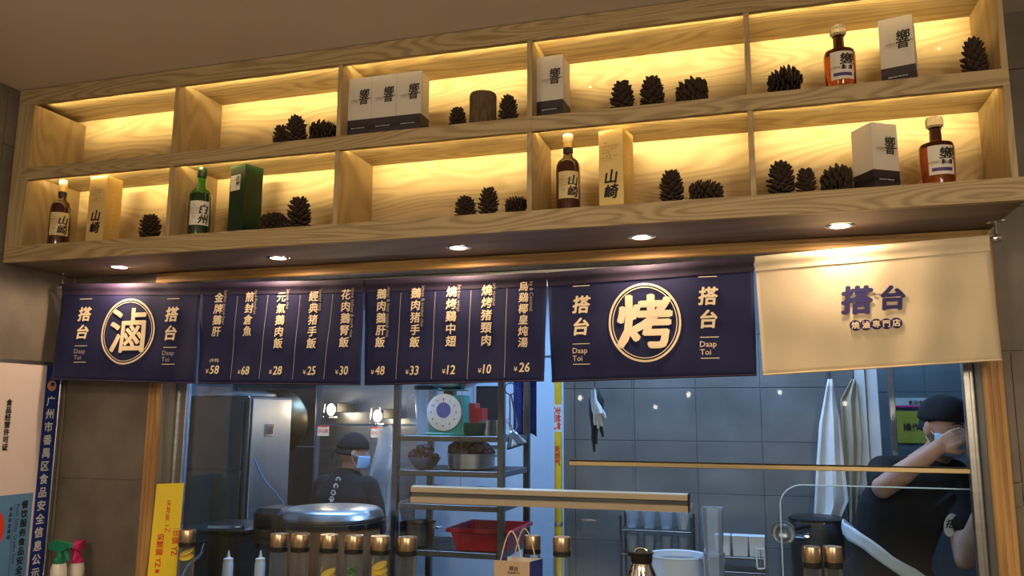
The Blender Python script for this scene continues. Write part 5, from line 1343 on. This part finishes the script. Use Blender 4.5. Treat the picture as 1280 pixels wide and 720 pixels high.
lettering([([(x * 0.075, y * 0.105) for x, y in V], F, 0.075, zb_ - 0.165)], bl, print_red, lbd, None, 'red_disc')
ey, ez = yR - 0.052, 1.777
part('emblem', MB().lathe([(0.028, 0.0), (0.028, 0.003), (0, 0.003)], (0, 0, 0), 24).xf(Matrix.Translation((BX_ + 0.0112, ey, ez)) @ Matrix.Rotation(PI / 2, 4, 'Y')), mat('orange_emblem', (0.70, 0.25, 0.06), 0.5), lbd)
lettering([ring2d(0.025, 0.025, 0.004, 24) + (0, 0)], (lambda y, z: (BX_ + 0.0155, ey + y, ez + z)), card_white, lbd, None, 'emblem_ring')
lettering([([(-0.014, 0.000), (0.014, 0.000), (0.009, 0.016), (-0.009, 0.016)], [(0, 1, 2, 3)], 0, 0)], (lambda y, z: (BX_ + 0.0155, ey + y, ez + z)), board_blue, lbd, None, 'emblem_shield')

# ------------------------------------------------------------------ people
def remeshed(mb, name, m, parent, vox, smooth=3, label=None):
    me = mb.mesh(name, True, wloc(parent))
    o = bpy.data.objects.new(name, me); C.objects.link(o); o.parent = parent
    me.materials.append(m)
    r = o.modifiers.new('r', 'REMESH'); r.mode = 'VOXEL'; r.voxel_size = vox; r.use_smooth_shade = True
    s = o.modifiers.new('s', 'SMOOTH'); s.factor = 0.5; s.iterations = smooth
    if label: o['label'] = label
    return o
def limb(mb, pts, rad, n=14):
    # smooth polyline with rounded joints
    P = [Vector(p) for p in pts]; Q = []; RR = []
    for i in range(len(P) - 1):
        for k in range(6):
            t = k / 6; Q.append(P[i].lerp(P[i + 1], t)); RR.append(rad[i] * (1 - t) + rad[i + 1] * t)
    Q.append(P[-1]); RR.append(rad[-1])
    mb.tube(Q, RR, n)
    for p, r in zip(P, rad): mb.ell(p, (r, r, r), 12, 8)
def torso(mb, secs, n=24):
    """secs: (cx, cy, z, rx, ry)"""
    v = []; f = []
    for (cx, cy, z, rx, ry) in secs:
        for i in range(n):
            a = 2 * PI * i / n
            ca, sa = cos(a), sin(a)
            v.append((cx + rx * (abs(ca) ** 0.76) * (1 if ca > 0 else -1), cy + ry * (abs(sa) ** 0.76) * (1 if sa > 0 else -1), z))
    for k in range(len(secs) - 1):
        for i in range(n):
            f.append((k * n + i, k * n + (i + 1) % n, (k + 1) * n + (i + 1) % n, (k + 1) * n + i))
    f.append(tuple(reversed(range(n)))); f.append(tuple((len(secs) - 1) * n + i for i in range(n)))
    mb.add(v, f)
def head(mb, M, s=1.0):
    """adult head about 0.23 tall facing -Y in its own frame, origin at its centre"""
    h = MB()
    def shp(d):
        k = 1.0
        if d.z < -0.1: k *= 1 - 0.22 * (-d.z - 0.1) * (1 + 0.5 * d.y)
        return k
    h.ell((0, 0.0, 0.01), (0.076, 0.095, 0.115), 28, 22, shp)
    h.ell((0, -0.045, -0.065), (0.045, 0.045, 0.045), 16, 12)          # jaw and chin
    h.ell((0, -0.098, -0.015), (0.012, 0.022, 0.026), 10, 8)           # nose
    h.ell((0, -0.088, 0.030), (0.045, 0.012, 0.010), 12, 8)            # brow
    for sx in (-1, 1):
        h.ell((sx * 0.030, -0.072, -0.020), (0.022, 0.022, 0.022), 10, 8)   # cheek
        h.ell((sx * 0.079, 0.010, -0.002), (0.010, 0.019, 0.033), 12, 10)   # ear
    h.ell((0, -0.086, -0.052), (0.022, 0.012, 0.007), 10, 6)           # lips
    h.ell((0, -0.086, -0.062), (0.018, 0.012, 0.007), 10, 6)
    h.xf(M @ Matrix.Scale(s, 4)); mb.add(h.v, h.f)
def eyes(M, s, parent):
    for sx in (-1, 1):
        e = MB().ell((sx * 0.030, -0.083, 0.010), (0.013, 0.008, 0.0065), 12, 8).xf(M @ Matrix.Scale(s, 4))
        o = part('eye', e, mat('eye_white', (0.6, 0.58, 0.55), 0.3), parent, True)
        part('iris', MB().ell((sx * 0.030, -0.0905, 0.010), (0.0055, 0.002, 0.0055), 10, 6).xf(M @ Matrix.Scale(s, 4)), blackp, o, True)
        part('eyebrow', MB().tube([(sx * 0.012, -0.098, 0.030), (sx * 0.032, -0.096, 0.036), (sx * 0.052, -0.082, 0.030)], [0.003, 0.004, 0.002], 6).xf(M @ Matrix.Scale(s, 4)), hairm, parent, True)
def skull_shell(M, s, zc, r, parent, name, m, low=None, lab=None, fn=None):
    mb = MB(); nu, nv = 28, 10
    for j in range(nv + 1):
        t = (PI / 2 + 0.12) * j / nv
        for i in range(nu):
            a = 2 * PI * i / nu
            d = Vector((sin(t) * cos(a), sin(t) * sin(a), cos(t)))
            k = fn(d) if fn else 1
            mb.v.append((r[0] * d.x * k, r[1] * d.y * k + 0.004, zc + r[2] * d.z * k + (0.020 * (d.y < -0.3) * t * 0.2)))
    for j in range(nv):
        for i in range(nu):
            mb.f.append((j * nu + i, (j + 1) * nu + i, (j + 1) * nu + (i + 1) % nu, j * nu + (i + 1) % nu))
    mb.xf(M @ Matrix.Scale(s, 4))
    o = part(name, mb, m, parent, True, lab); md = o.modifiers.new('t', 'SOLIDIFY'); md.thickness = 0.004; md.offset = 1
    return o
def mask(M, s, parent):
    mb = MB(); n, k = 14, 8
    for j in range(k + 1):
        z = -0.012 - 0.085 * j / k
        for i in range(n + 1):
            a = R(-78 + 156 * i / n)
            rr = 1.0 - 0.10 * (j / k) ** 2
            bulge = 0.016 * cos(a) ** 3 * sin(PI * (0.25 + 0.6 * j / k))
            mb.v.append(((0.079 * rr) * sin(a), -(0.104 * rr + bulge) * cos(a) - 0.004 , z))
    for j in range(k):
        for i in range(n):
            a = j * (n + 1) + i; mb.f.append((a, a + 1, a + n + 2, a + n + 1))
    mb.xf(M @ Matrix.Scale(s, 4))
    o = part('face_mask', mb, maskm, parent, True, 'pale blue surgical mask'); md = o.modifiers.new('t', 'SOLIDIFY'); md.thickness = 0.0025
    for sx in (-1, 1):
        part('ear_loop', MB().tube([(sx * 0.074, -0.020, -0.020), (sx * 0.083, 0.010, 0.012), (sx * 0.086, 0.024, 0.0), (sx * 0.078, 0.012, -0.04), (sx * 0.070, -0.025, -0.085)], 0.0018, 5).xf(M @ Matrix.Scale(s, 4)), print_white, o, True)
def hand(mb, wrist, d, up, s=1.0, curl=0.9, side=1):
    """palm and five fingers; d = direction of the palm, up = back of the hand"""
    d = Vector(d).normalized(); up = Vector(up); up = (up - d * up.dot(d)).normalized(); lat = d.cross(up) * side
    W0 = Vector(wrist)
    for k in range(4):
        o = (k - 1.5) * 0.019 * s
        limb(mb, [W0 + lat * o * 0.6, W0 + d * 0.045 * s + lat * o * 0.9, W0 + d * 0.088 * s + lat * o], [0.015 * s, 0.014 * s, 0.0115 * s], 10)
        L = [0.040, 0.046, 0.043, 0.034][k] * s
        p0 = W0 + d * 0.088 * s + lat * o; a = curl * 0.5
        pts = [p0]
        for q in range(3):
            dd = d * cos(a) - up * sin(a); p0 = p0 + dd * L * [1, 0.7, 0.55][q]; pts.append(p0); a += curl * 0.75
        limb(mb, pts, [0.0105 * s, 0.0095 * s, 0.0088 * s, 0.0072 * s], 8)
    t0 = W0 + d * 0.025 * s - lat * 0.026 * s
    t1 = t0 + (d * 0.7 - lat * 0.6 - up * 0.35).normalized() * 0.042 * s
    t2 = t1 + (d * 0.9 - lat * 0.05 - up * 0.45).normalized() * 0.032 * s
    limb(mb, [t0, t1, t2], [0.014 * s, 0.0115 * s, 0.009 * s], 8)
def legs(mb, hx, hy, hz, spread, r=0.085):
    for sx in (-1, 1):
        limb(mb, [(hx + sx * spread, hy, hz), (hx + sx * spread * 1.1, hy - 0.01, hz * 0.52), (hx + sx * spread * 1.15, hy + 0.02, 0.09)], [r, r * 0.68, r * 0.48])

# cook 1: seen from behind, turned slightly right
c1 = empty('person', (-2.62, 1.80, 0.0), 'person in black shirt and cap with blue mask, seen from behind at the steel panels', 'person')
hp = (-2.5791, 1.8200, 1.3817)
M1 = Matrix.Translation((hp[0] + 0.01, 1.80, hp[2])) @ Matrix.Rotation(R(128), 4, 'Z') @ Matrix.Rotation(R(6), 4, 'X')
bx_, by_ = hp[0] - 0.03, 1.80
body = MB()
head(body, M1, 1.0)
limb(body, [(hp[0], 1.81, hp[2] - 0.05), (bx_, by_ + 0.0, hp[2] - 0.20)], [0.055, 0.062])
zs = hp[2] - 0.155
torso(body, [(bx_, by_, 0.80, 0.16, 0.11), (bx_, by_, 1.0, 0.155, 0.105), (bx_, by_, zs - 0.10, 0.18, 0.11), (bx_, by_, zs - 0.01, 0.13, 0.08), (bx_, by_, zs + 0.02, 0.05, 0.05)])
limb(body, [(bx_ - 0.17, by_, zs - 0.05), (bx_ - 0.21, by_ + 0.02, zs - 0.32), (bx_ - 0.10, by_ + 0.17, zs - 0.36)], [0.05, 0.042, 0.03])
limb(body, [(bx_ + 0.17, by_, zs - 0.05), (bx_ + 0.22, by_ + 0.02, zs - 0.32), (bx_ + 0.10, by_ + 0.17, zs - 0.36)], [0.05, 0.042, 0.03])
hand(body, (bx_ - 0.10, by_ + 0.17, zs - 0.36), (0.4, 0.9, 0), (0, 0, 1)); hand(body, (bx_ + 0.10, by_ + 0.17, zs - 0.36), (-0.4, 0.9, 0), (0, 0, 1), side=-1)
legs(body, bx_, by_, 0.86, 0.09)
for sx in (-1, 1): limb(body, [(bx_ + sx * 0.10, by_ + 0.02, 0.06), (bx_ + sx * 0.11, by_ + 0.15, 0.04)], [0.05, 0.04])
remeshed(body, 'body', skin, c1, 0.010)
sh1 = MB()
torso(sh1, [(bx_, by_, 0.76, 0.185, 0.135), (bx_, by_, 1.0, 0.178, 0.128), (bx_, by_, zs - 0.12, 0.205, 0.132), (bx_, by_, zs - 0.03, 0.165, 0.10), (bx_, by_, zs + 0.025, 0.085, 0.075), (bx_, by_, zs + 0.06, 0.065, 0.065)])
for sx in (-1, 1): limb(sh1, [(bx_ + sx * 0.16, by_, zs - 0.06), (bx_ + sx * 0.20, by_ + 0.01, zs - 0.18), (bx_ + sx * 0.225, by_ + 0.02, zs - 0.32), (bx_ + sx * 0.14, by_ + 0.18, zs - 0.355)], [0.072, 0.070, 0.062, 0.050])
remeshed(sh1, 'shirt', shirt, c1, 0.010)
tr = MB(); legs(tr, bx_, by_, 0.86, 0.09, 0.105); torso(tr, [(bx_, by_, 0.74, 0.18, 0.13), (bx_, by_, 0.95, 0.17, 0.12)]); remeshed(tr, 'trousers', shirt, c1, 0.014)
for sx in (-1, 1): part('shoe', MB().ell((bx_ + sx * 0.105, by_ + 0.09, 0.045), (0.052, 0.14, 0.046), 16, 10), blackr, c1, True)
skull_shell(M1, 1.0, 0.038, (0.085, 0.105, 0.096), c1, 'cap', shirt, None, 'black cloth cap tied at the back')
skull_shell(M1, 1.0, -0.005, (0.081, 0.101, 0.10), c1, 'hair', hairm, fn=lambda d: 0.84 if d.y < -0.1 else 1.0)
part('cap_tie', MB().tube([(0.0, 0.10, 0.02), (0.01, 0.125, -0.01), (0.02, 0.13, -0.045)], [0.008, 0.007, 0.004], 6).xf(M1), blackp, c1, True)
mask(M1, 1.0, c1); eyes(M1, 1.0, c1)
lt = [(-2.5924, 1.7300, 1.2825), (-2.6023, 1.7300, 1.2415), (-2.6122, 1.7300, 1.2005), (-2.6223, 1.7300, 1.1646), (-2.6266, 1.7300, 1.1289)]
for k, ch in enumerate('燒滷專門店'):
    z = zs - 0.012 - 0.040 * k; x = bx_ - 0.01 - 0.006 * k
    ys = by_ - (0.092 + 0.044 * min(1, k / 2.5)) - 0.002
    lettering([disc2d(0.0175) + (x, z)], (lambda a, b: (a, ys, b)), print_white, c1, None, 'printed_disc')
    lettering([text2d(ch, 0.026, bold=0.03) + (x, z)], (lambda a, b: (a, ys - 0.0015, b)), print_black, c1)

# cook 2: leaning towards the glass with one arm raised across the face
c2_ = empty('person', (0.62, 1.05, 0.0), 'person in black T-shirt, cap and blue mask raising one bare forearm across the face', 'person')
hp = (0.8236, 0.9800, 1.5768)
SC2 = 1.12
M2 = Matrix.Translation((hp[0], 0.98, hp[2])) @ Matrix.Rotation(R(34), 4, 'Z') @ Matrix.Rotation(R(8), 4, 'X')
body = MB()
head(body, M2, SC2)
nk = (hp[0] - 0.03, 1.04, 1.46)
limb(body, [(hp[0], 1.0, hp[2] - 0.06), nk, (0.70, 1.05, 1.38)], [0.062, 0.064, 0.075])
torso(body, [(0.55, 1.05, 0.84, 0.16, 0.11), (0.57, 1.05, 1.02, 0.155, 0.105), (0.63, 1.05, 1.22, 0.18, 0.11), (0.69, 1.05, 1.36, 0.17, 0.10), (0.71, 1.05, 1.42, 0.07, 0.07)])
shL = Vector((0.575, 1.0, 1.375)); elL = Vector((0.5279, 0.8400, 1.3274)) + Vector((0, 0.0, -0.01)); wrL = Vector((0.7540, 0.8000, 1.4960))
limb(body, [shL, elL, elL.lerp(wrL, 0.35), wrL], [0.062, 0.047, 0.049, 0.033])
hand(body, wrL, Vector((0.8651, 0.8000, 1.5622)) - wrL, (-0.25, -1, 0.35), 1.05, 0.95, -1)
shR = Vector((0.855, 1.06, 1.36)); elR = Vector((0.8415, 0.8600, 1.0223)); wrR = Vector((0.9323, 0.8400, 1.2680))
limb(body, [shR, elR, elR.lerp(wrR, 0.3), wrR], [0.060, 0.045, 0.048, 0.032])
hand(body, wrR, (0.15, -0.15, 1), (0, -1, 0.2), 1.05, 0.6)
legs(body, 0.55, 1.06, 0.88, 0.10, 0.095)
for sx in (-1, 1): limb(body, [(0.55 + sx * 0.11, 1.12, 0.06), (0.55 + sx * 0.12, 0.98, 0.04)], [0.05, 0.04])
remeshed(body, 'body', skin, c2_, 0.0065, 2)
sh2 = MB()
torso(sh2, [(0.55, 1.05, 0.88, 0.180, 0.135), (0.57, 1.05, 1.00, 0.172, 0.13), (0.605, 1.05, 1.12, 0.185, 0.135), (0.65, 1.05, 1.24, 0.205, 0.14), (0.70, 1.05, 1.35, 0.19, 0.12), (0.715, 1.05, 1.41, 0.125, 0.095), (0.72, 1.05, 1.45, 0.078, 0.075)])
limb(sh2, [(0.63, 1.02, 1.37), shL + Vector((-0.015, -0.01, 0.0)), shL.lerp(elL, 0.45) + Vector((-0.01, 0, 0)), shL.lerp(elL, 0.75)], [0.085, 0.080, 0.072, 0.062])
limb(sh2, [(0.80, 1.06, 1.36), shR, shR.lerp(elR, 0.35), shR.lerp(elR, 0.58)], [0.08, 0.082, 0.078, 0.074])
for k in range(7):  # folds
    a = (0.53 + 0.03 * k, 0.940, 1.04 + 0.03 * k); b = (0.65 + 0.03 * k, 0.925, 1.16 + 0.022 * k)
    sh2.tube([a, b], [0.010, 0.014], 6)
remeshed(sh2, 'shirt', shirt, c2_, 0.0075, 4)
tr = MB(); legs(tr, 0.55, 1.06, 0.88, 0.10, 0.115); torso(tr, [(0.55, 1.06, 0.76, 0.175, 0.14), (0.55, 1.06, 0.95, 0.165, 0.13)]); remeshed(tr, 'trousers', shirt, c2_, 0.014)
for sx in (-1, 1): part('shoe', MB().ell((0.55 + sx * 0.115, 1.04, 0.045), (0.052, 0.14, 0.046), 16, 10), blackr, c2_, True)
# apron tied round the waist
ring = []
for i in range(28):
    a = 2 * PI * i / 28
    ring.append((0.565 + 0.195 * cos(a), 1.05 + 0.150 * sin(a), 0.985 - 0.13 * cos(a) + 0.004 * sin(5 * a)))
wb_ = MB()
nR = 5
for j in range(nR):
    for i, p in enumerate(ring): wb_.v.append((p[0] + 0.004 * sin(i * 2 + j), p[1] + 0.003 * cos(i * 3 + j), p[2] + 0.034 - 0.068 * j / (nR - 1)))
for j in range(nR - 1):
    for i in range(28): wb_.f.append((j * 28 + i, j * 28 + (i + 1) % 28, (j + 1) * 28 + (i + 1) % 28, (j + 1) * 28 + i))
o = part('apron_waistband', wb_, whitecloth, c2_, True, 'crumpled white waistband'); md = o.modifiers.new('t', 'SOLIDIFY'); md.thickness = 0.007
skull_shell(M2, SC2, 0.044, (0.086, 0.107, 0.092), c2_, 'cap', shirt, None, 'black cloth cap')
skull_shell(M2, SC2, 0.0, (0.081, 0.101, 0.10), c2_, 'hair', hairm, fn=lambda d: 0.84 if d.y < -0.1 else 1.0)
mask(M2, SC2, c2_); eyes(M2, SC2, c2_)
q = (0.8007, 0.9000, 1.1625)
mbp = MB()
V, F = disc2d(0.5, 24)
pr = [(q[0] + 0.036 * x_ * 2 * 0.5 * 1.5 + 0.02 * y_, 0.888 - 0.0, q[2] + 0.062 * y_ * 1.6) for x_, y_ in V]
mbp.add([(a, 0.888, b) for a, _, b in pr] + [(a, 0.894, b) for a, _, b in pr], [tuple(range(24)), tuple(reversed(range(24, 48)))] + [(i, i + 24, (i + 1) % 24 + 24, (i + 1) % 24) for i in range(24)])
pp = part('shirt_print', mbp, card_white, c2_, False, 'pale oval printed patch on the shirt front')
lettering([text2d('搭', 0.040, bold=0.03, shear=0.3) + (q[0], q[2] + 0.005)], (lambda x, z: (x, 0.8865, z)), print_black, pp)

# pendant lamps of the dining room, behind the camera; the window glass mirrors them
for i, (x, y, z) in enumerate(((-0.9, -7.5, 1.95), (0.35, -8.2, 2.0), (-2.4, -7.2, 1.90), (1.3, -9.0, 1.85), (-1.6, -9.5, 1.80))):
    pd = empty('pendant_lamp', (x, y, z), ['small pendant lamp hanging far behind the viewer, centre', 'small pendant lamp far behind the viewer, right of centre', 'small pendant lamp far behind the viewer, left', 'small pendant lamp far behind the viewer, far right', 'small pendant lamp farthest behind the viewer, left of centre'][i], 'lamp', 'pendant lamps of the dining room')
    part('bulb', MB().ell((x, y, z), (0.032, 0.032, 0.038), 14, 10), bulb_mat, pd, True)
    part('shade', MB().lathe([(0.09, 0.03), (0.05, 0.09), (0.02, 0.11)], (x, y, z), 18, cap=False), blackp, pd, True)
    part('cord', MB().tube([(x, y, z + 0.10), (x, y, 3.3)], 0.004, 5), blackp, pd)
for k in [k for k in ('g',) if k in bpy.data.curves]: bpy.data.curves.remove(bpy.data.curves[k])
